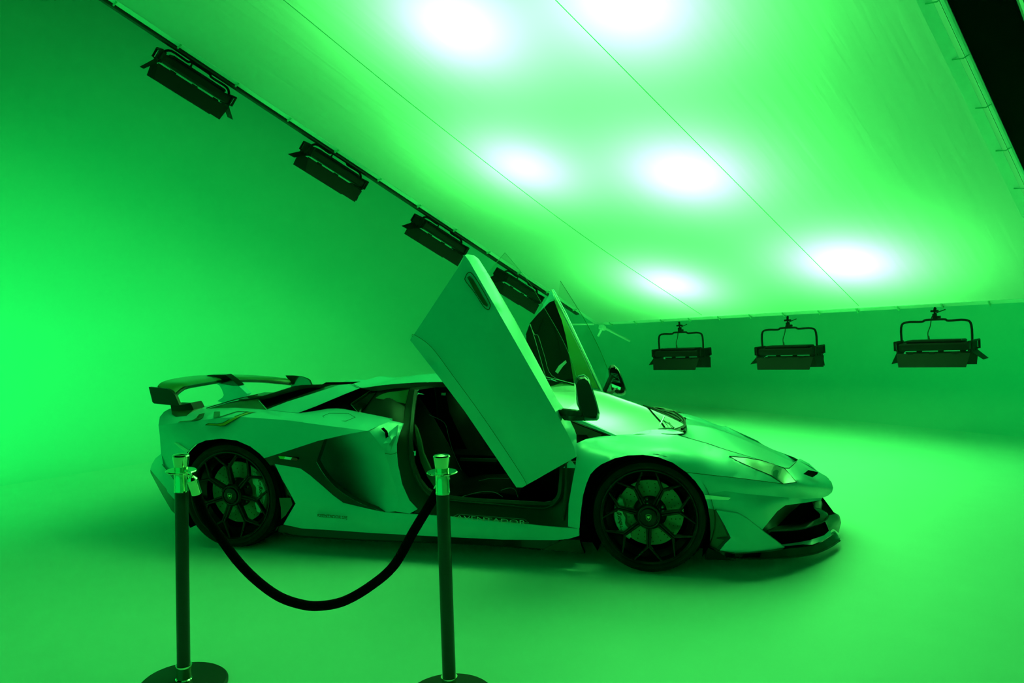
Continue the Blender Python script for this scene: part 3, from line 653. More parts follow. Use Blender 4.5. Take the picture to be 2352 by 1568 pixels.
SE = [(955, 897, -.63), (949, 940, -.72), (945, 985, -.82), (943, 1020, -.87), (948, 1066, -.90), (961, 1102, -.915), (979, 1126, -.92), (1002, 1138, -.92), (1040, 1144, -.92), (1087, 1149, -.92), (1170, 1154, -.92), (1248, 1158, -.92), (1269, 1155, -.92), (1284, 1140, -.915), (1288, 1120, -.915), (1291, 1085, -.91), (1290, 1050, -.90), (1283, 1010, -.86)]
line('door_seal', SE, M_SEAL, .016, off=-.005)
line('door_seal', [(954, 1090, -.925), (975, 1128, -.94), (1002, 1144, -.945), (1047, 1150, -.945), (1140, 1158, -.945), (1235, 1167, -.945), (1262, 1163, -.94), (1280, 1148, -.935), (1289, 1125, -.93), (1292, 1066, -.92)], M_SEAL, .0045, off=-.01)
line('door_seal', [(1300, 1062, -.93), (1300, 1100, -.935), (1297, 1150, -.945), (1293, 1195, -.96)], M_SEAL, .007, off=-.01)
panel('hinge_cover', [(1294, 1074, -.93), (1309, 1057, -.93), (1321, 1070, -.94), (1320, 1074.5, -.94)], M_PAINT, thick=.02, off=-.01)
# sill plate with its lettering
M_PLATE = mat('sill_plate', (.01, .015, .01), .2, coat=.8)
panel('sill_plate', [(1040, 1187, -.985), (1052, 1180.5, -.975), (1204, 1192, -.975), (1215, 1201, -.985)], M_PLATE, thick=.002, off=-.008)
line('sill_plate_frame', [(1040, 1186.5, -.985), (1052, 1180.5, -.975), (1204, 1192, -.975), (1215, 1200.5, -.985), (1040, 1186.5, -.985)], M_STITCH, .0014, off=-.012, sp=False)
a, b = P(1061, 1187.2, -.985), P(1196, 1198.0, -.985)
o = text_on('sill_lettering', 'AVENTADOR', .056, a+np.array([0, -.012, 0]), b+np.array([0, -.012, 0]), mat('pale_lettering', (.35, .45, .38), .4, coat=1), ext=.0004)
o.scale = (1.28, .62, 1)
# cabin: a dark tub with seats, tunnel, dash and steering wheel
CY0, CY1 = -.80, .80
mb = MB(); mb.box((1.45, 0, .17), (2.0, 1.66, .04)); mb.box((.55, 0, .46), (.06, 1.0, .62)); mb.box((2.42, 0, .42), (.06, 1.5, .5)); cbuild(mb, 'cabin_floor', M_VOID, False)
mb = MB(); mb.box((1.5, 0, .33), (1.7, .30, .28), bev=.05); cbuild(mb, 'centre_tunnel', M_LEATH, False)
mb = MB(); mb.box((2.1, 0, .66), (.5, 1.45, .16), bev=.05); mb.box((2.25, 0, .55), (.3, 1.4, .2), bev=.05); cbuild(mb, 'dashboard', M_LEATH, False)
mb = MB(); mb.box((1.98, 0, .60), (.04, .32, .16), rotm((.9, 0, .43), (0, 1, 0), (-.43, 0, .9)), bev=.01); cbuild(mb, 'centre_screen', M_GLOSSB, False)
def seat(y):
    rootm = MB()
    # cushion and shell as swept sections
    def sect(c, wd, th, tang):
        tang = _n(np.array(tang)); n = np.array([-tang[2], 0, tang[0]]); out = []
        for (u, v) in ((-.5, .6), (-.42, .85), (-.3, .35), (0, .22), (.3, .35), (.42, .85), (.5, .6), (.5, -.3), (.3, -.55), (-.3, -.55), (-.5, -.3)):
            out.append(np.array(c)+np.array([0, u*wd, 0])+n*v*th)
        return out
    rows_ = []
    for (x, z, wd, th, t) in ((1.85, .30, .42, .10, (-1, 0, -.1)), (1.75, .315, .50, .13, (-1, 0, -.05)), (1.50, .29, .52, .14, (-1, 0, 0)), (1.36, .28, .52, .13, (-1, 0, .6)), (1.26, .38, .52, .13, (-.5, 0, 1)), (1.18, .55, .52, .13, (-.4, 0, 1)), (1.10, .72, .48, .11, (-.4, 0, 1)), (1.06, .83, .34, .09, (-.35, 0, 1)), (1.02, .93, .26, .07, (-.3, 0, 1)), (1.01, .955, .18, .03, (-.3, 0, 1))):
        r_ = sect((x, y, z), wd, th, t); rows_.append(r_+[r_[0]])
    rootm.grid(rows_)
    o = cbuild(rootm, 'seat', M_LEATH, True, 60)
    mb_ = MB()
    for s in (-.32, .32):
        pts = []
        for (x, z, wd, th, t) in ((1.80, .325, .44, .11, (-1, 0, -.05)), (1.50, .31, .52, .13, (-1, 0, 0)), (1.37, .32, .52, .13, (-1, 0, .6)), (1.28, .40, .52, .13, (-.5, 0, 1)), (1.20, .56, .52, .13, (-.4, 0, 1)), (1.12, .73, .46, .11, (-.4, 0, 1)), (1.06, .88, .3, .08, (-.35, 0, 1))):
            tg = _n(np.array(t)); n = np.array([-tg[2], 0, tg[0]]); n = n if n[2] > 0 or n[0] > 0 else n
            pts.append(np.array([x, y+s*wd, z])+n*th*.42)
        mb_.tube(spline(pts, 5), .0022, 5)
    st = mb_.build('stitching', M_STITCH, o, smooth=True); st.location = (0, 0, 0)
    return o
seat(-.40); seat(.40)
line('trim_thread', [(985, 952, -.5), (1020, 970, -.5), (1030, 1000, -.5), (1040, 1035, -.5), (1060, 1080, -.5)], M_STITCH, .0014, mirror=False)
line('trim_thread', [(1100, 1104, -.55), (1130, 1098, -.55), (1170, 1099, -.55)], M_STITCH, .0014, mirror=False)
line('trim_thread', [(1143, 1129, -.62), (1165, 1121, -.62), (1182, 1123, -.62), (1190, 1142, -.62)], M_STITCH, .0016, mirror=False)
line('trim_thread', [(1062, 1140, -.75), (1100, 1130, -.75), (1135, 1130, -.75), (1155, 1141, -.75)], M_STITCH, .0014, mirror=False)
panel('inner_sill_trim', [(1056, 1052, -.45), (1140, 1054, -.45), (1140, 1061, -.45), (1056, 1058, -.45)], M_DOORIN, mirror=False)
panel('added_dark_backdrop', [(960, 905, .62), (1240, 930, .62), (1240, 1080, .62), (1150, 1110, .62), (1000, 1100, .62), (960, 1060, .62)], M_VOID, mirror=False)  # black sheet added across the far doorway so the cabin stays dark
panel('b_pillar_trim', [(952, 975, -.80), (958, 985, -.79), (966, 1010, -.80), (972, 1040, -.82), (990, 1080, -.84), (1006, 1110, -.85), (1000, 1122, -.86), (982, 1095, -.85), (966, 1060, -.83), (958, 1020, -.81)], mat('seat_side_satin', (.02, .05, .02), .4), mirror=False, thick=.02)
panel('interior_lamp', [(1014, 902, -.3), (1022, 902, -.3), (1022, 908, -.3), (1013, 907, -.3)], mat('pale_plastic', (.7, .9, .75), .4), mirror=False)
panel('safety_label', [(948.5, 1036, -.9), (955, 1035, -.9), (955, 1046, -.9), (951, 1046, -.9), (951.5, 1039, -.9)], mat('label_blue', (.25, .6, .6), .5), mirror=False, thick=0, off=-.03)
mb = MB(); c0_ = np.array([1.82, .38, .62]); mb.tube([c0_+.175*(np.array([.35, 0, .94])*math.sin(t)+np.array([0, 1, 0])*math.cos(t)) for t in np.linspace(0, 2*PI, 25)[:-1]], .015, 8, closed=True)
for t in (0, PI, -PI/2): mb.tube([c0_, c0_+.17*(np.array([.35, 0, .94])*math.sin(t)+np.array([0, 1, 0])*math.cos(t))], .014, 6)
cbuild(mb, 'steering_wheel', M_LEATH)

# ---- front: fender, bumper, hood
ARCH_F = [(1330.5, 1214, -.99), (1332.5, 1187, -.99), (1339, 1137, -.99), (1347, 1110, -.99), (1356, 1089, -.99), (1368, 1076, -.99), (1381, 1066, -.99), (1412, 1052, -.99), (1442, 1045.5, -.99), (1477, 1044, -.99), (1511, 1049, -.99), (1546, 1062.5, -.985), (1577, 1084.5, -.98), (1597, 1104.6, -.975), (1614.6, 1129.5, -.965), (1624, 1154, -.96), (1627, 1167, -.955)]
fend = [(1323, 1019, -.89), (1345, 1009, -.82), (1375, 1003, -.76), (1409, 1000, -.72), (1450, 997, -.66), (1519, 995.5, -.56), (1555, 998, -.565), (1590, 1008, -.57), (1625, 1018, -.565), (1663, 1031, -.555), (1705, 1043.5, -.52), (1748, 1056.5, -.48), (1711, 1050, -.60), (1675, 1047.5, -.72), (1692.5, 1057.7, -.73), (1729.5, 1074.4, -.73), (1770, 1091, -.715), (1799, 1110.8, -.71),
        (1700, 1098, -.88), (1640, 1091.5, -.94), (1577, 1084.5, -.98)]+ARCH_F[:12][::-1]+[(1304.7, 1209, -.975), (1306, 1157, -.955), (1313, 1117, -.95), (1321, 1074, -.945), (1324, 1050, -.935)]
panel('front_fender', fend, M_PAINT, inner=[(1350, 1035, -.93), (1400, 1025, -.91), (1470, 1020, -.91), (1540, 1025, -.905), (1440, 1008, -.80), (1510, 1006, -.76), (1600, 1040, -.91), (1660, 1065, -.88), (1590, 1018, -.72), (1650, 1040, -.70), (1700, 1070, -.82), (1350, 1100, -.965), (1325, 1160, -.975)], step=7, lap=25, reg=.01)
bump = [(1577, 1084.5, -.98), (1640, 1091.5, -.94), (1700, 1098, -.88), (1799, 1110.8, -.71), (1829.5, 1107, -.60), (1801.5, 1074.4, -.40), (1813, 1074.5, -.36), (1829.5, 1059.5, -.10), (1838, 1054, .02), (1859, 1065, .02), (1877, 1081.5, .0), (1899.7, 1096.6, -.03), (1910, 1107, -.06), (1914, 1120, -.10), (1911, 1130, -.14), (1902, 1138, -.18), (1888, 1143.5, -.24), (1850, 1145, -.42), (1822, 1143.5, -.56), (1770, 1139, -.74), (1711, 1133.6, -.87), (1665, 1127, -.92), (1617, 1135, -.962), (1614.6, 1129.5, -.965), (1597, 1104.6, -.975)]
panel('nose_panel', bump, M_PAINT, inner=[(1850, 1110, -.50), (1820, 1125, -.62), (1780, 1122, -.74), (1870, 1110, -.38), (1890, 1120, -.28), (1840, 1085, -.32), (1865, 1095, -.24), (1700, 1115, -.89), (1640, 1110, -.945)], step=7)
chin = [(1617, 1135, -.962), (1665, 1127, -.918), (1711, 1133.6, -.868), (1770, 1139, -.74), (1822, 1143.5, -.56), (1850, 1145, -.42), (1888, 1143.5, -.24), (1886, 1148, -.26), (1850, 1154, -.44), (1820, 1158, -.56), (1803, 1160.5, -.62), (1785, 1174, -.70), (1768, 1195, -.77), (1750, 1217, -.83), (1718, 1191.5, -.885), (1696, 1178.5, -.905), (1660, 1173, -.925), (1644, 1170.5, -.935), (1627, 1167, -.955), (1624, 1154, -.96)]
panel('front_bumper', chin, M_PAINT, inner=[(1700, 1155, -.90), (1760, 1165, -.81), (1800, 1150, -.66)], step=7)
panel('side_marker', [(1619, 1136, -.965), (1650, 1139.5, -.945), (1679, 1143, -.925), (1672.5, 1148, -.927), (1621, 1146, -.962)], mat('pale_marker', (.8, .95, .85), .15, coat=1), off=-.008, thick=.004)
panel('headlight_cover', [(1675, 1047.5, -.72), (1711, 1050, -.60), (1748, 1056.5, -.48), (1775, 1065, -.44), (1801.5, 1074.4, -.40), (1816, 1090, -.50), (1829.5, 1107, -.60), (1799, 1110.8, -.71), (1770, 1091, -.715), (1729.5, 1074.4, -.73), (1692.5, 1057.7, -.73)], M_HG, inner=[(1740, 1070, -.63), (1790, 1090, -.60)], thick=0)
panel('headlight_housing', [(1675, 1047.5, -.72), (1711, 1050, -.60), (1748, 1056.5, -.48), (1775, 1065, -.44), (1801.5, 1074.4, -.40), (1816, 1090, -.50), (1829.5, 1107, -.60), (1799, 1110.8, -.71), (1770, 1091, -.715), (1729.5, 1074.4, -.73), (1692.5, 1057.7, -.73)], mat('headlamp_reflector', (.35, .42, .25), .25, metal=.6), inner=[(1740, 1070, -.63), (1790, 1090, -.60)], thick=.02, off=.035)
panel('headlight_bezel', [(1748, 1056.5, -.48), (1775, 1064, -.44), (1800, 1074, -.40), (1789, 1079, -.46), (1770, 1073, -.50)], M_GLOSSB, off=.02, thick=.01, mirror=False)
panel('headlight_bezel', [(1799, 1110.5, -.70), (1829, 1106.5, -.60), (1822, 1104, -.60), (1800, 1104, -.66), (1772, 1091, -.70)], M_GLOSSB, off=.02, thick=.01, mirror=False)
HLO = [(1675, 1047.5, -.72), (1711, 1050, -.60), (1748, 1056.5, -.48), (1801.5, 1074.4, -.40), (1829.5, 1107, -.60), (1799, 1110.8, -.71), (1770, 1091, -.715), (1729.5, 1074.4, -.73), (1692.5, 1057.7, -.73), (1675, 1047.5, -.72)]
line('headlight_gap', HLO, r=.002, sp=False, mirror=False)
line('fender_gap', [(1577, 1084.5, -.98), (1640, 1091.5, -.94), (1700, 1098, -.88), (1799, 1110.8, -.71)], r=.0015, mirror=False)
# nose duct
panel('nose_duct', [(1845, 1088, -.36), (1857, 1079, -.28), (1879, 1084, -.20), (1877, 1089, -.22), (1866, 1096, -.31)], M_VOID, off=-.03, thick=.0, mirror=False)
panel('nose_duct_lip', [(1842, 1064, -.2), (1860, 1073, -.2), (1879, 1084, -.20), (1857, 1079, -.28)], M_PAINT, off=-.035, thick=.01, mirror=False)
HN = [P(1560, 999, -.565), P(1574, 1003, -.57), P(1590, 1008, -.57), P(1625, 1018, -.565), P(1663, 1031, -.555), P(1705, 1043.5, -.52), P(1748, 1056.5, -.48), P(1801.5, 1074.4, -.40), P(1813, 1074.5, -.36), P(1822, 1067, -.2)]
def hoodz(x): return float(np.interp(x, [2.72, 2.86, 2.95, 3.05, 3.2, 3.33, 3.45, 3.56, 3.62], [.70, .70, .695, .68, .625, .565, .512, .458, .436]))
hx = np.linspace(2.86, 3.60, len(HN))
HC = [np.array([x, 0, hoodz(x)]) for x in hx]
hood = loft('hood', HN, HC, M_PAINT, n=36, k=14, pw=1.7)
line('hood_gap', [(1519, 995.5, -.56), (1555, 998, -.565), (1590, 1008, -.57), (1625, 1018, -.565), (1663, 1031, -.555), (1705, 1043.5, -.52), (1748, 1056.5, -.48)], r=.0016, off=-.001, mirror=False)
line('hood_gap', [(1801.5, 1074.4, -.40), (1813, 1074.5, -.36), (1829.5, 1059.5, -.10)], r=.0018, off=-.004, sp=False, mirror=False)
# windscreen and pillars
WN = [P(1180, 894, -.585), P(1240, 928, -.61), P(1326, 965, -.655), P(1409, 999, -.70), P(1455, 997, -.64)]
WNr = resamp(spline(WN[:4], 6), 14)
def wsz(x): return float(np.interp(x, [1.7, 1.8, 2.0, 2.31, 2.58, 2.8, 2.86, 2.9], [1.03, 1.015, .985, .918, .826, .735, .705, .69]))
x0, x1 = WNr[0][0], 2.86
WC = [np.array([x, 0, wsz(x)]) for x in np.linspace(1.86, x1, 14)]
loft('windscreen', list(WNr), WC, M_WS, n=26, k=14, pw=2.2)
panel('windscreen_pillar', [(1180, 892, -.59), (1240, 924, -.615), (1326, 961, -.66), (1415, 999, -.715), (1405, 1001, -.72), (1322, 970, -.67), (1236, 934, -.625), (1176, 903, -.60)], M_PAINT, thick=.03)
line('pillar_seal', [(1176, 903, -.60), (1236, 934, -.625), (1322, 970, -.67), (1402, 1001.5, -.72)], M_GLOSSB, .007)
# cowl, wipers
ck = [P(1409, 1000, -.715), P(1455, 997.5, -.66), P(1519, 995.5, -.56)]
cb_ = [WNr[-1], P(1490, 991, -.5), np.array([2.80, -.3, .735])]
mb = MB()
A_ = resamp([P(1453, 995.5, -.665), P(1490, 996, -.60), P(1521, 997, -.565), P(1571, 995, -.52)], 14)
inner_ = resamp([P(1453, 995, -.66), P(1486, 987, -.48), P(1543, 985, -.38), P(1571, 994, -.515)], 14)
mb.grid([list(A_), list(inner_)]); cbuild(mb, 'cowl_panel', M_PAINT, mirror=True)
wb = [(1478, 932, 0.1), (1500, 938, 0), (1530, 950, -.1), (1562, 966, -.22)]
line('wiper_blade', wb, M_TRIM, .008, off=-.03, mirror=False)
line('wiper_arm', [(1548, 945, 0.0), (1568, 960, -.1), (1573, 975, -.2), (1566, 985, -.28)], M_TRIM, .009, off=-.03, mirror=False)
line('wiper_arm', [(1520, 962, -.1), (1535, 972, -.15), (1548, 982, -.22)], M_STEEL, .005, off=-.05, mirror=False)
line('wiper_arm', [(1526, 956, -.15), (1516, 975, -.2), (1511, 985, -.25)], M_STEEL, .005, off=-.05, mirror=False)
line('wiper_blade', [(1511, 985, -.3), (1535, 983, -.3), (1548, 986, -.3)], M_STEEL, .005, off=-.04, mirror=False)
lipn = [P(1521, 997, -.57), P(1560, 996, -.54), P(1572, 991, -.45), P(1575, 985, -.30), P(1574, 976, -.05), P(1567, 964, .15), P(1552, 953, .30), P(1532, 946, .42), P(1513, 942, .50), P(1500, 936, .56)]
cbuild(MB().tube(spline(lipn[2:], 5), [.006]*31+[.012]*(5*7+1-31) if False else .009, 8), 'hood_rear_lip', M_GLOSSB)
cbuild(MB().grid([[p+np.array([-.10, 0, -.02]), p] for p in spline(lipn, 5)]), 'cowl_grille', M_TRIM)
panel('cowl_vent', [(1500, 934.5, .56), (1521, 936, .57), (1552, 943.5, .58), (1535, 943, .56), (1515, 940, .56)], M_GLOSSB, mirror=False, thick=.01, off=-.01)
# front intake, vane, canard, splitter
panel('intake_cavity', [(1750, 1217, -.60), (1785, 1174, -.55), (1803, 1160, -.45), (1850, 1154, -.32), (1886, 1148, -.2), (1903, 1163, -.1), (1918, 1180, 0), (1912, 1215, -.15), (1885, 1240, -.4), (1806, 1258, -.6)], M_VOID, thick=.0, mirror=True)
panel('intake_side', [(1750, 1217, -.828), (1785, 1174, -.70), (1803, 1160.5, -.62), (1838, 1157, -.46), (1812, 1180, -.5), (1790, 1203, -.6), (1765, 1226, -.8)], M_CARB, thick=0, off=.01)
panel('intake_vane', [(1870, 1167, -.34), (1888, 1174, -.28), (1903, 1183.5, -.22), (1896, 1195, -.28), (1870, 1206, -.42), (1840, 1214.5, -.55), (1800, 1218, -.68), (1763, 1219, -.80), (1800, 1213, -.66), (1840, 1207, -.50), (1866, 1197, -.40), (1884, 1188, -.32), (1884, 1180, -.32)], M_CARB, thick=.06)
line('vane_edge', [(1763, 1219, -.81), (1800, 1218, -.69), (1840, 1214.5, -.56), (1870, 1206, -.43), (1896, 1195, -.29), (1903, 1183.5, -.23)], M_CARB, .004)
panel('intake_bridge', [(1866, 1155, -.30), (1886, 1148, -.22), (1889, 1156, -.18), (1886, 1172, -.2), (1872, 1167, -.30)], M_CARB, thick=.05)
panel('intake_post', [(1888, 1160, .05), (1901, 1163, .1), (1918, 1180, .15), (1903, 1184, 0), (1890, 1172, 0)], M_GLOSSB, thick=.03, mirror=False)
panel('nose_endplate', [(1903, 1184, -.12), (1918, 1180, .0), (1929, 1186, .05), (1932, 1200, .02), (1926, 1223, -.05), (1914, 1214, -.18), (1905, 1220, -.25), (1895, 1196, -.25)], M_DARKG, thick=.04, mirror=False)
can = [(1645, 1171.5, -.955), (1660, 1174, -.945), (1696, 1179, -.925), (1718, 1192, -.905), (1750, 1217.5, -.85), (1780, 1240, -.80), (1806, 1259.5, -.75), (1766, 1266.5, -.84), (1720, 1270.5, -.91), (1689, 1272.5, -.94), (1652, 1265, -.965), (1664, 1250, -.965), (1678.6, 1235, -.965), (1665, 1207, -.96)]
panel('front_canard', can, M_PAINT, inner=[(1700, 1225, -.93), (1740, 1245, -.875)], thick=.02)
panel('canard_backing', [(1626, 1167, -.94), (1643, 1171, -.935), (1665, 1207, -.94), (1679, 1235, -.945), (1664, 1250, -.945), (1650, 1263, -.945), (1630, 1256, -.93), (1632, 1225, -.93), (1631, 1192, -.93)], M_DARKG, thick=.02)
panel('canard_edge', [(1643, 1171, -.95), (1646, 1171, -.95), (1680, 1235, -.96), (1650, 1264, -.96), (1646, 1260, -.955), (1665, 1240, -.955), (1646, 1236, -.95), (1672, 1233, -.955)], M_GLOSSB, thick=.02)
spl = [(1630, 1255, -.95), (1652, 1264, -.97), (1689, 1272, -.965), (1766, 1267, -.87), (1806, 1260, -.78), (1866, 1254, -.58), (1890, 1243, -.46), (1911, 1229, -.33), (1920, 1224, -.26), (1930, 1234, -.24), (1928, 1241, -.28), (1903, 1257.5, -.45), (1866, 1271.5, -.62), (1803, 1279, -.82), (1740, 1281.5, -.93), (1689, 1283, -.98), (1668, 1278, -.98)]
panel('splitter', spl, M_GLOSSB, thick=.05)
panel('splitter_top', [(1806, 1259.5, -.76), (1840, 1257.5, -.66), (1866, 1254, -.57), (1890, 1243, -.45), (1911, 1229, -.32), (1906, 1217, -.30), (1893, 1229, -.40), (1860, 1240, -.50), (1820, 1247, -.62), (1795, 1250, -.72)], M_PAINT, thick=.0)
line('splitter_edge', [(1668, 1279, -.985), (1740, 1282, -.935), (1803, 1279.5, -.825), (1866, 1271.8, -.625), (1903, 1258, -.455), (1929, 1241, -.28)], M_GLOSSB, .006)
panel('splitter_floor', [(1625, 1257, -.90), (1652, 1268, -.92), (1689, 1283, -.93), (1690, 1287, -.9), (1620, 1284, -.88)], M_CARB, thick=.3)
# under-body so no light leaks through
mb = MB(); mb.box((1.4, 0, .115), (3.9, 1.5, .03)); mb.box((1.35, 0, .13), (1.8, 1.82, .05)); cbuild(mb, 'undertray', M_VOID, False)
cbuild(MB().box((.0, 0, .40), (1.1, 1.0, .50)), 'inner_body', M_VOID, False); cbuild(MB().box((2.7, 0, .34), (.95, 1.0, .36)), 'inner_body', M_VOID, False)
# wheel arch liners
for (cx_, cz_, r_, y0_, y1_) in ((WF[0], .335, .362, -.965, -.55), (WR[0], .352, .388, -.99, -.50)):
    prof = [(r_, 0), (r_, (y1_-y0_))]
    mb = MB().lathe(prof, (cx_, y0_, cz_), (0, 1, 0), 40)
    v = []
    keep = []
    for f_ in mb.f:
        if np.mean([mb.v[i][2] for i in f_]) > .14: keep.append(f_)
    mb.f = keep
    mb.add([], [])
    mb.lathe([(r_, (y1_-y0_)), (0, (y1_-y0_))], (cx_, y0_, cz_), (0, 1, 0), 40)
    cbuild(mb, 'wheel_arch_liner', M_VOID, mirror=True)

for (cx_, cz_, ra, rb, yy_) in ((WF[0], .335, .33, .425, -.90), (WR[0], .352, .35, .49, -.87)):
    mb = MB(); n_ = 40; a_ = np.linspace(-.25, PI+.25, n_)
    mb.grid([[(cx_+r_*math.cos(t), yy_, cz_+r_*math.sin(t)*(1 if r_ == ra else .82)) for r_ in (ra, rb)] for t in a_]); cbuild(mb, 'wheel_arch_liner', M_VOID, mirror=True)
# ---- wheels
def wheel(cx, yo, cz, R, rimr, wd, phase, cal_side, face=0.0, label=None):
    "yo: outer side face; builds the near wheel, then the mirrored far one"
    for sgn in (1, -1):
        Y = lambda y: sgn*y
        w_ = empty('tmp', '', ''); del w_['label']; del w_['category']; w_.name = 'wheel'; w_.parent = car; w_.location = Vector((cx, sgn*yo, cz))-CL
        ax = (0, sgn, 0)   # towards the car
        c0 = (0, 0, 0)
        def wb_(mb, name, m, par=w_, smooth=True, sharp=35): return mb.build(name, m, par, smooth=smooth, sharp=sharp)
        # tyre: outer face at height 0, going inwards
        s = R-rimr
        prof = [(rimr-.012, .03), (rimr-.006, .012), (rimr+.004, .004), (rimr+s*.35, -.006), (rimr+s*.7, .002), (R-.022, .018), (R-.006, .045), (R, .08)]
        for k in range(3):
            y_ = .08+(wd-.16)*(k+.5)/3
            prof += [(R, y_-.02), (R-.008, y_-.018), (R-.008, y_-.008), (R, y_-.006)]
        prof += [(R, wd-.08), (R-.006, wd-.045), (R-.03, wd-.015), (rimr+.01, wd), (rimr-.012, wd-.02)]
        ty = wb_(MB().lathe(prof, c0, ax, 96), 'tyre', M_RUB)
        # tread blocks along the shoulder (fine cuts)
        mb = MB()
        for k in range(60):
            a = 2*PI*k/60; d = np.array([math.cos(a), 0, math.sin(a)]); t = np.array([-math.sin(a), 0, math.cos(a)])
            mb.tube([d*(R-.004)+np.array([0, sgn*.052, 0]), d*(R+.001)+np.array([0, sgn*.085, 0])+t*.01], .0022, 4)
        ob = wb_(mb, 'tread_groove', M_VOID, ty); ob['kind'] = 'stuff'
        # rim barrel and lip
        rp_ = [(rimr-.016, .026), (rimr+.002, .008), (rimr+.001, .0), (rimr-.006, -.002), (rimr-.014, .006), (rimr-.018, .03), (rimr-.022, .06), (rimr-.055, .09), (rimr-.06, wd-.06), (rimr-.02, wd-.02)]
        rim = wb_(MB().lathe(rp_, c0, ax, 96), 'rim', M_RIM)
        # seven forked spokes
        for k in range(7):
            a = phase*sgn+2*PI*k/7
            if sgn < 0: a = PI-(phase+2*PI*k/7)
            mb = MB()
            def pt(rr, da, h): return np.array([rr*math.cos(a+da), sgn*h, rr*math.sin(a+da)])
            def barseg(p, q, w0, w1, t0, t1):
                d = _n(q-p); sd = _n(np.cross(d, np.array([0, 1., 0]))); n_ = np.array([0, sgn, 0])
                v = []
                for (pp, w_2, t_) in ((p, w0, t0), (q, w1, t1)):
                    v += [pp-sd*w_2*.5+n_*.004, pp-sd*w_2*.22, pp+sd*w_2*.22, pp+sd*w_2*.5+n_*.004, pp+sd*w_2*.4+n_*t_, pp-sd*w_2*.4+n_*t_]
                f = [(i, (i+1) % 6, (i+1) % 6+6, i+6) for i in range(6)]+[tuple(range(6))[::-1], tuple(range(6, 12))]
                mb.add(v, f)
            fk = rimr*.645
            # twin ribs of the stem
            for o_ in (-1, 1):
                barseg(pt(.05, o_*.16, .028), pt(fk, o_*.035, .012), .016, .013, .035, .03)
            barseg(pt(.05, 0, .036), pt(fk, 0, .022), .03, .016, .03, .025)
            for o_ in (-1, 1):
                barseg(pt(fk, o_*.02, .014), pt(rimr-.012, o_*.30, .004), .017, .013, .03, .03)
            wb_(mb, 'spoke', M_RIM, rim, sharp=20)
        # thin inner ring joining the forks, hub, centre lock
        wb_(MB().lathe([(.072, .05), (.072, .022), (.064, .012), (.056, .012), (.054, .02), (.05, .02), (.047, .008), (.040, .004), (.0, .004)], c0, ax, 48), 'hub_cap', M_RIM, rim)
        # little shield in the middle
        sh = [(-.014, .014), (0, .018), (.014, .014), (.013, -.004), (.008, -.014), (0, -.020), (-.008, -.014), (-.013, -.004)]
        mb = MB()
        loop = [np.array([u, sgn*.002, v]) for u, v in sh]; mb.tube(loop, .0017, 5, closed=True)
        mb.prism([np.array([u, sgn*.0035, v]) for u, v in [(-.009, .004), (-.003, .009), (.003, .006), (.008, .008), (.006, .0), (.002, -.008), (-.003, -.004), (-.006, -.003)]], (0, sgn*-.002, 0))
        wb_(mb, 'crest', mat('crest_gold', (.55, .6, .25), .3, metal=.6), rim)
        # brake disc, bell, caliper
        dr = rimr*.70
        dk = MB().lathe([(.075, .11), (dr*.55, .11), (dr*.55, .108), (dr, .108), (dr, .135), (.075, .135)], c0, ax, 64)
        disc = wb_(dk, 'brake_disc', M_DISC, w_)
        mb = MB()
        for k in range(48):
            for q_, rr in enumerate((.66, .78, .90)):
                a = 2*PI*(k+q_*.33)/48
                if k % 2: continue
                mb.lathe([(0, -.0005), (.0032, 0), (.0032, .002)], (dr*rr*math.cos(a), sgn*.1075, dr*rr*math.sin(a)), ax, 6)
        ob = wb_(mb, 'disc_hole', M_VOID, disc); ob['kind'] = 'stuff'
        wb_(MB().lathe([(0, .075), (.06, .075), (.085, .09), (.095, .108), (.10, .112)], c0, ax, 48), 'disc_bell', M_TRIM, disc)
        for k in range(5):
            a = 2*PI*k/5+.5
            wb_(MB().lathe([(.0, -.006), (.006, -.006), (.010, 0), (.010, .01)], (.082*math.cos(a), sgn*.086, .082*math.sin(a)), ax, 12), 'disc_bolt', M_STEEL, disc)
        # caliper: an arc of the wheel
        a0, a1 = cal_side
        if sgn < 0: a0, a1 = PI-a1, PI-a0
        mb = MB(); r0, r1 = dr*.74, rimr-.062
        n_ = 18; rows_ = []
        for k in range(n_+1):
            t = k/n_; a = a0+(a1-a0)*t; e = .012*abs(math.sin(t*PI*3)); rin = r0+.02*(1-math.sin(PI*t))**2+.006*math.cos(t*6*PI); ro = r1-.012*(1-math.sin(PI*t))
            hh = .066+.004*math.cos(t*4*PI)
            dd = np.array([math.cos(a), 0, math.sin(a)])
            rows_.append([dd*rin+np.array([0, sgn*.10, 0]), dd*(rin+.006)+np.array([0, sgn*hh, 0]), dd*((rin+ro)/2)+np.array([0, sgn*(hh-.004), 0]), dd*(ro-.008)+np.array([0, sgn*hh, 0]), dd*ro+np.array([0, sgn*.085, 0]), dd*ro+np.array([0, sgn*.15, 0]), dd*rin+np.array([0, sgn*.15, 0])])
        mb.grid([r__+[r__[0]] for r__ in rows_]); mb.add(rows_[0], [tuple(range(7))]); mb.add(rows_[-1], [tuple(range(7))[::-1]])
        cal = wb_(mb, 'brake_caliper', M_CAL, w_)
        am = (a0+a1)/2
        o = text_mesh('caliper_script', 'Lamborghini', .036, M_VOID, .35); o.parent = cal
        rm = (r0+r1)/2; cen_ = np.array([rm*math.cos(am), sgn*.0605, rm*math.sin(am)])
        ez = np.array([0, -sgn, 0.]); ex = np.array([-math.sin(am), 0, math.cos(am)]);
        if ex[2] < 0: ex = -ex
        ey = np.cross(ez, ex); o.matrix_local = Matrix([[ex[i], ey[i], ez[i], cen_[i]] for i in range(3)]+[[0, 0, 0, 1]])
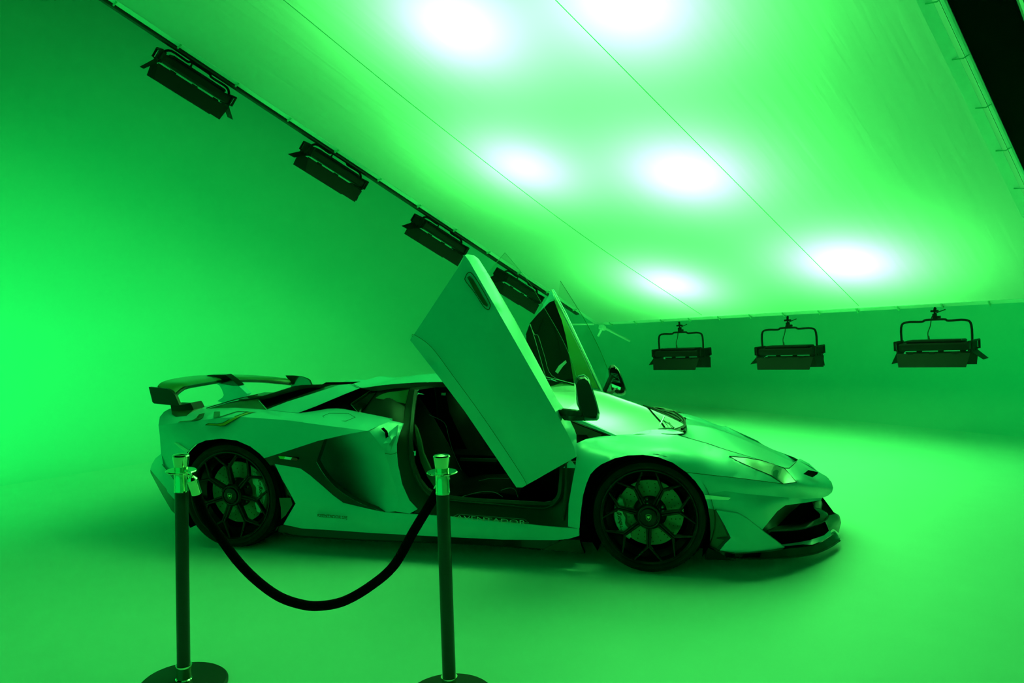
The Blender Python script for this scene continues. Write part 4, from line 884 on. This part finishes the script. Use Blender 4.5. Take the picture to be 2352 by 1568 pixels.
wheel(WF[0], WF[1], WF[2], WF[3], .272, .24, math.radians(-90+360/7*0+ -1), (math.radians(152), math.radians(232)))
wheel(WR[0], WR[1], WR[2], WR[3], .288, .32, math.radians(95), (math.radians(-36), math.radians(44)))

# ---- doors
door = empty('tmp', '', ''); del door['label']; del door['category']; door.name = 'door'; door.parent = car; door.location = -CL
door['label'] = 'raised near-side door with its mirror'
def dpanel(*a, **k): return panel(*a, par=door, mirror=False, **k)
SKIN = [(1058, 606, -1.13), (1068, 586, -1.12), (1078, 600, -1.12), (1163, 748, -1.12), (1217, 843, -1.11), (1270, 935, -1.08), (1301, 990, -1.05), (1318, 1025, -1.01), (1323, 1049, -.99), (1210, 1113, -1.01), (1192, 1080, -1.05), (1112, 960, -1.13), (1040, 861, -1.16), (990, 795, -1.17), (951, 768, -1.17), (960, 754, -1.17)]
dpanel('door_skin', SKIN, M_PAINT, inner=[(1060, 700, -1.14), (1100, 780, -1.165), (1150, 870, -1.16), (1030, 760, -1.17), (1200, 960, -1.12), (1240, 1020, -1.08), (1100, 900, -1.17)], thick=.03)
SHO = [(1068, 586, -1.12), (1072, 583.5, -1.10), (1085, 586, -1.06), (1096, 594, -1.02), (1118, 628, -1.00), (1180, 735, -.98), (1230, 829, -.96), (1277, 918, -.95), (1295, 942, -.95), (1316, 985, -.95), (1322, 1000, -.95), (1323, 1049, -.99), (1318, 1025, -1.01), (1301, 990, -1.05), (1270, 935, -1.08), (1217, 843, -1.11), (1163, 748, -1.12), (1078, 600, -1.12)]
dpanel('door_shoulder', SHO, M_PAINT, inner=[(1150, 700, -1.06), (1220, 830, -1.045)], thick=.03)
SIL = [(951, 768, -1.17), (990, 795, -1.17), (1040, 861, -1.16), (1112, 960, -1.13), (1192, 1080, -1.05), (1210, 1113, -1.01), (1200, 1119, -1.0), (1186, 1119, -1.0), (1138, 1048, -1.03), (1068, 945, -1.09), (1010, 868, -1.13), (942, 781, -1.14), (946, 773, -1.15)]
dpanel('door_sill_strip', SIL, M_PAINT, inner=[(1000, 830, -1.12), (1100, 970, -1.09)], thick=.03)
# inner trim of the near door, faces the cabin
dpanel('door_card', [(1062, 615, -1.04), (1090, 605, -.99), (1180, 745, -.95), (1290, 950, -.92), (1312, 1040, -.93), (1205, 1105, -.95), (1100, 960, -1.0), (960, 775, -1.05)], M_LEATH, thick=.04)
line('door_crease', [(1060, 660, -1.135), (1110, 740, -1.155), (1170, 850, -1.15), (1250, 990, -1.09)], M_PAINT, .004, off=.001, mirror=False, par=door) if False else None
line('door_crease', [(947, 773, -1.165), (951, 768.5, -1.18), (990, 796, -1.18), (1040, 862, -1.17), (1112, 961, -1.14), (1192, 1081, -1.06), (1210, 1113, -1.02)], M_LINE, .0012, off=-.002, mirror=False, par=door)
HD = [(1069, 636, -1.13), (1074, 627, -1.127), (1083, 627, -1.12), (1100, 651, -1.12), (1124, 694, -1.125), (1125, 706, -1.13), (1121, 711, -1.135), (1110, 703, -1.14), (1090, 672, -1.145), (1069, 645, -1.135)]
line('handle_gap', HD+[HD[0]], r=.0022, off=-.008, mirror=False, par=door)
dpanel('door_handle', [(1073, 637, -1.13), (1078, 633, -1.127), (1086, 642, -1.125), (1108, 680, -1.127), (1120, 700, -1.13), (1118, 704, -1.133), (1110, 699, -1.137), (1092, 672, -1.14)], M_DARKG, off=-.014, thick=.012)
dpanel('window_glass', [(1118, 628, -.98), (1160, 580, -.90), (1195, 622, -.89), (1222, 658, -.88), (1250, 706, -.88), (1287, 770, -.88), (1312, 825, -.88), (1325, 870, -.89), (1320, 925, -.91), (1295, 945, -.94), (1277, 918, -.94), (1230, 829, -.95), (1180, 735, -.97)], M_DG, thick=0)
M_EDGE = mat('glass_edge', (.25, .6, .35), .2, coat=1)
line('glass_edge', [(1118, 628, -.98), (1160, 580, -.90)], M_EDGE, .0016, mirror=False, par=door)
line('glass_edge', [(1160, 580, -.90), (1195, 622, -.89), (1222, 658, -.88), (1250, 706, -.88), (1287, 770, -.88), (1312, 825, -.88), (1325, 870, -.89)], M_EDGE, .0012, mirror=False, par=door)
# mirror of the near door
def lump(name, outline, y0, y1, m, par, bulge=.6, n=6):
    "a rounded solid: outline swept from depth y0 to y1, shrinking at both ends"
    cx_ = np.mean([p[0] for p in outline]); cy_ = np.mean([p[1] for p in outline]); rows_ = []
    for k in range(n+1):
        t = k/n; s_ = (1-abs(2*t-1)**2.6)**.5 if 0 < t < 1 else 0; s_ = bulge+(1-bulge)*s_
        y = y0+(y1-y0)*t; r_ = [P(cx_+(a-cx_)*s_, cy_+(b-cy_)*s_, y) for a, b in outline]; rows_.append(r_+[r_[0]])
    mb = MB(); mb.grid(rows_); mb.add(rows_[0][:-1], [tuple(range(len(outline)))]); mb.add(rows_[-1][:-1], [tuple(range(len(outline)))[::-1]])
    return cbuild(mb, name, m, True, 50, par)
MH = [(1318, 878), (1322, 868), (1329, 861.5), (1341, 859.5), (1352, 867.5), (1357, 879), (1366, 906), (1374, 932), (1378, 950), (1376, 962), (1371, 966), (1341, 966.5), (1337, 955), (1324, 927)]
mh = lump('mirror_housing', MH, -1.22, -1.02, M_GLOSSB, door, .82)
lump('mirror_cap', [(1322, 869), (1329, 861.5), (1341, 859.5), (1352, 867.5), (1356, 877), (1356, 890), (1348, 880), (1336, 871)], -1.19, -1.05, M_PAINT, door, .9)
dpanel('mirror_arm', [(1282, 941, -1.0), (1292, 940.5, -1.02), (1328, 944, -1.10), (1343, 952, -1.12), (1345, 966, -1.12), (1308, 966, -1.08), (1296, 965, -1.04), (1287, 955, -1.0)], M_GLOSSB, thick=.05, off=-.03)
dpanel('mirror_arm_underside', [(1287, 955, -1.04), (1341, 957, -1.15), (1344, 966, -1.15), (1308, 966, -1.11), (1296, 965, -1.06)], M_CARB, thick=.01, off=-.035)

far = empty('tmp', '', ''); del far['label']; del far['category']; far.name = 'door'; far.parent = car; far.location = -CL
far['label'] = 'raised far-side door showing its inner trim'
def fpanel(*a, **k): return panel(*a, par=far, mirror=False, **k)
fpanel('door_skin', [(1266, 664, 1.12), (1270, 664, 1.12), (1275, 672, 1.10), (1300, 720, 1.06), (1345, 815, 1.0), (1384, 897, .93), (1368, 893, .97), (1318, 882, 1.0), (1253, 866, 1.04), (1214, 800, 1.10), (1207, 768, 1.12), (1217, 742, 1.12), (1235, 721, 1.12), (1259, 681, 1.12)], M_PAINT, thick=.03, off=.03)
fpanel('door_card', [(1217, 742, 1.05), (1235, 721, 1.05), (1262, 694, 1.05), (1272, 690, 1.04), (1290, 735, 1.02), (1299, 770, 1.0), (1310, 830, .97), (1319, 882, .95), (1253, 866, 1.0), (1230, 826, 1.03), (1214, 799, 1.05), (1209, 782, 1.06), (1208, 767, 1.06)], M_LEATH, thick=.03)
fpanel('door_shoulder', [(1271, 686, 1.06), (1277, 690, 1.05), (1300, 738, 1.03), (1340, 818, .98), (1360, 862, .95), (1375, 893, .92), (1345, 888, .93), (1319, 882, .94), (1310, 830, .96), (1299, 770, .99), (1290, 735, 1.01)], mat('door_inner_shoulder', (.10, .28, .08), .3, coat=.8), thick=.01, off=-.01)
line('door_edge', [(1267, 665, 1.08), (1275, 680, 1.07), (1300, 729, 1.04), (1345, 820, .98), (1382, 896, .92)], mat('door_edge_pale', (.6, .85, .7), .3, coat=1), .008, mirror=False, par=far)
fpanel('striker_bracket', [(1258, 683, 1.04), (1263, 677, 1.04), (1270, 675, 1.04), (1273, 684, 1.04), (1262, 690, 1.04)], M_PAINT, off=-.02)
line('card_seam', [(1218, 744, 1.03), (1232, 790, 1.01), (1253, 864, .99)], mat('chrome_thread', (.4, .6, .45), .3), .0022, off=-.02, mirror=False, par=far)
line('card_seam', [(1217, 745, 1.03), (1228, 768, 1.02), (1236, 771, 1.01), (1250, 815, 1.0), (1267, 862, .98), (1318, 882, .94)], mat('chrome_thread2', (.3, .5, .35), .3), .0018, off=-.02, mirror=False, par=far)
line('card_rail', [(1249, 728, 1.03), (1240, 750, 1.02), (1233, 766, 1.01)], M_VOID, .006, off=-.02, mirror=False, par=far)
line('card_rail', [(1270, 740, 1.0), (1284, 790, .98), (1297, 850, .96)], M_VOID, .005, off=-.02, mirror=False, par=far)
fpanel('grab_handle', [(1275, 853, .96), (1283, 840, .96), (1299, 827, .96), (1301, 833, .96), (1292, 842, .96), (1281, 858, .96)], mat('grab_handle_metal', (.7, .85, .75), .35, metal=.3), off=-.03)
fpanel('release_handle', [(1269, 873, .94), (1276, 873, .94), (1285, 884, .94), (1279, 883, .94)], M_STEEL, off=-.02)
fpanel('lower_card', [(1253, 865, .99), (1318, 882, .94), (1318, 892, .9), (1262, 897, .9)], M_LEATH, off=.02)
line('card_seam', [(1253, 865, .98), (1286, 873, .96), (1318, 881, .93)], mat('pale_trim_strip', (.5, .75, .6), .3), .003, off=-.02, mirror=False, par=far)
fpanel('window_glass', [(1287, 645, .94), (1300, 664, .93), (1322, 700, .92), (1345, 738, .91), (1370, 787, .91), (1385, 820, .91), (1395, 845, .91), (1384, 897, .92), (1345, 820, .98), (1300, 729, 1.04), (1280, 688, 1.05)], M_DG, thick=0, off=-.01)
line('glass_edge', [(1287, 645, .94), (1322, 700, .92), (1345, 738, .91), (1370, 787, .91), (1385, 820, .91), (1395, 846, .91)], mat('glass_edge_dark', (.02, .15, .03), .3), .0022, off=-.01, mirror=False, par=far)
FM = [(1396, 847), (1402, 838), (1411, 838), (1421, 847), (1430, 868), (1439, 895), (1436, 905), (1428, 908), (1415, 907), (1403, 900)]
lump('mirror_housing', FM, 1.10, 1.24, M_GLOSSB, far, .85)
fpanel('mirror_glass', [(1403, 850), (1408, 843), (1412, 842), (1420, 862), (1426, 885), (1424, 899), (1418, 903), (1408, 895), (1404, 870)] and [(a, b, 1.10) for a, b in [(1403, 852), (1408, 844), (1412, 842), (1420, 862), (1427, 886), (1424, 899), (1418, 904), (1406, 893), (1403, 870)]], mat('mirror_glass', (.85, .9, .85), .02, metal=1.0), off=-.02)
line('mirror_arm', [(1405, 862, 1.05), (1396, 882, 1.04), (1388, 899, 1.02)], M_GLOSSB, .019, mirror=False, par=far, sp=False)
line('mirror_arm', [(1388, 899, 1.02), (1405, 901, 1.08), (1424, 885, 1.10)], M_GLOSSB, .014, mirror=False, par=far, sp=False)

# ---- rear wing
wing = empty('tmp', '', ''); del wing['label']; del wing['category']; wing.name = 'rear_wing'; wing.parent = car; wing.location = -CL
LE = [(402, 905, -.80), (412, 895, -.74), (427, 886, -.66), (455, 880.5, -.46), (500, 873.5, -.12), (534, 871, .10), (570, 871, .30), (606, 872, .50), (640, 875, .66), (668, 878, .78)]
TE = [(362, 889, -.80), (366, 884, -.76), (375, 878.5, -.68), (400, 871.5, -.48), (445, 865, -.14), (484, 863, .08), (519, 862, .28), (566, 862.5, .50), (612, 865.5, .66), (655, 870, .78)]
mb = MB()
LEp = resamp(spline([P(*p) for p in LE], 4), 40); TEp = resamp(spline([P(*p) for p in TE], 4), 40)
top = []
for a, b in zip(LEp, TEp):
    sec = []
    for (t, h) in ((0, 0), (.1, .012), (.35, .016), (.7, .012), (1, .008), (1, -.004), (.6, -.022), (.25, -.034), (.06, -.026), (0, 0)):
        sec.append(a+(b-a)*t+np.array([0, 0, h]))
    top.append(sec)
mb.grid(top, flip=True); mb.add(top[0], [tuple(range(10))]); mb.add(top[-1], [tuple(range(10))])
lep = [p+np.array([0, -.004, -.012]) for p in LEp]
cbuild(MB().tube(lep, .013, 8), 'wing_leading_edge', M_GLOSSB, True, 40, wing)
cbuild(mb, 'wing_blade', mat('wing_satin', (.03, .14, .025), .3, coat=.5), True, 30, wing)
def wpanel(*a, **k): return panel(*a, par=wing, mirror=False, **k)
wpanel('endplate', [(341.5, 888.5, -.83), (360, 890, -.83), (383.5, 892.5, -.83), (393, 898, -.83), (402, 907, -.83), (412, 930, -.83), (409, 932, -.83), (380, 929, -.83), (354, 926.5, -.83), (350, 923, -.83)], M_CARB, thick=.025, step=6)
wpanel('endplate', [(655.5, 862, .80), (672, 862.3, .80), (690, 864, .80), (704, 869, .80), (710, 873, .80), (715, 884, .80), (708, 890, .80), (669, 889, .80), (667, 878, .80)], M_CARB, thick=.025, step=6)
wpanel('wing_foot', [(391.5, 929, -.73), (412, 930, -.73), (437, 925.5, -.72), (440.5, 930, -.71), (445, 940.5, -.70), (436, 942.8, -.72), (394, 943, -.74)], M_TRIM, thick=.12)
wpanel('wing_foot_base', [(394, 943, -.745), (436, 942.8, -.725), (445, 940.5, -.705), (428, 955, -.80), (404, 957, -.80), (395, 951, -.77)], M_DARKG, thick=.1, off=-.01)
for s in (0,):
    # centre pylon: a solid, white below, black cap on top
    def pyl(name, out, y0, y1, m): 
        a = [P(p[0], p[1], y0) for p in out]; L = y1-y0
        mb_ = MB(); n = len(a); b = [q+np.array([0, L, 0]) for q in a]; mb_.add(a+b, [tuple(range(n)), tuple(range(n, 2*n))[::-1]]+[(i, (i+1) % n, (i+1) % n+n, i+n) for i in range(n)]); return cbuild(mb_, name, m, False, 30, wing)
    pyl('pylon', [(494.5, 880), (504, 885), (510, 895), (514, 907), (511, 912.5), (499, 921), (517, 926), (557, 916), (568, 904), (548, 885.5)], -.04, .02, M_PAINT)
    pyl('pylon_cap', [(470, 866), (478, 861), (517, 860.4), (533, 872), (548, 885.7), (535, 885.7), (512, 882), (493.6, 879.5), (507, 870.5), (472, 874.6)], -.05, .03, M_GLOSSB)
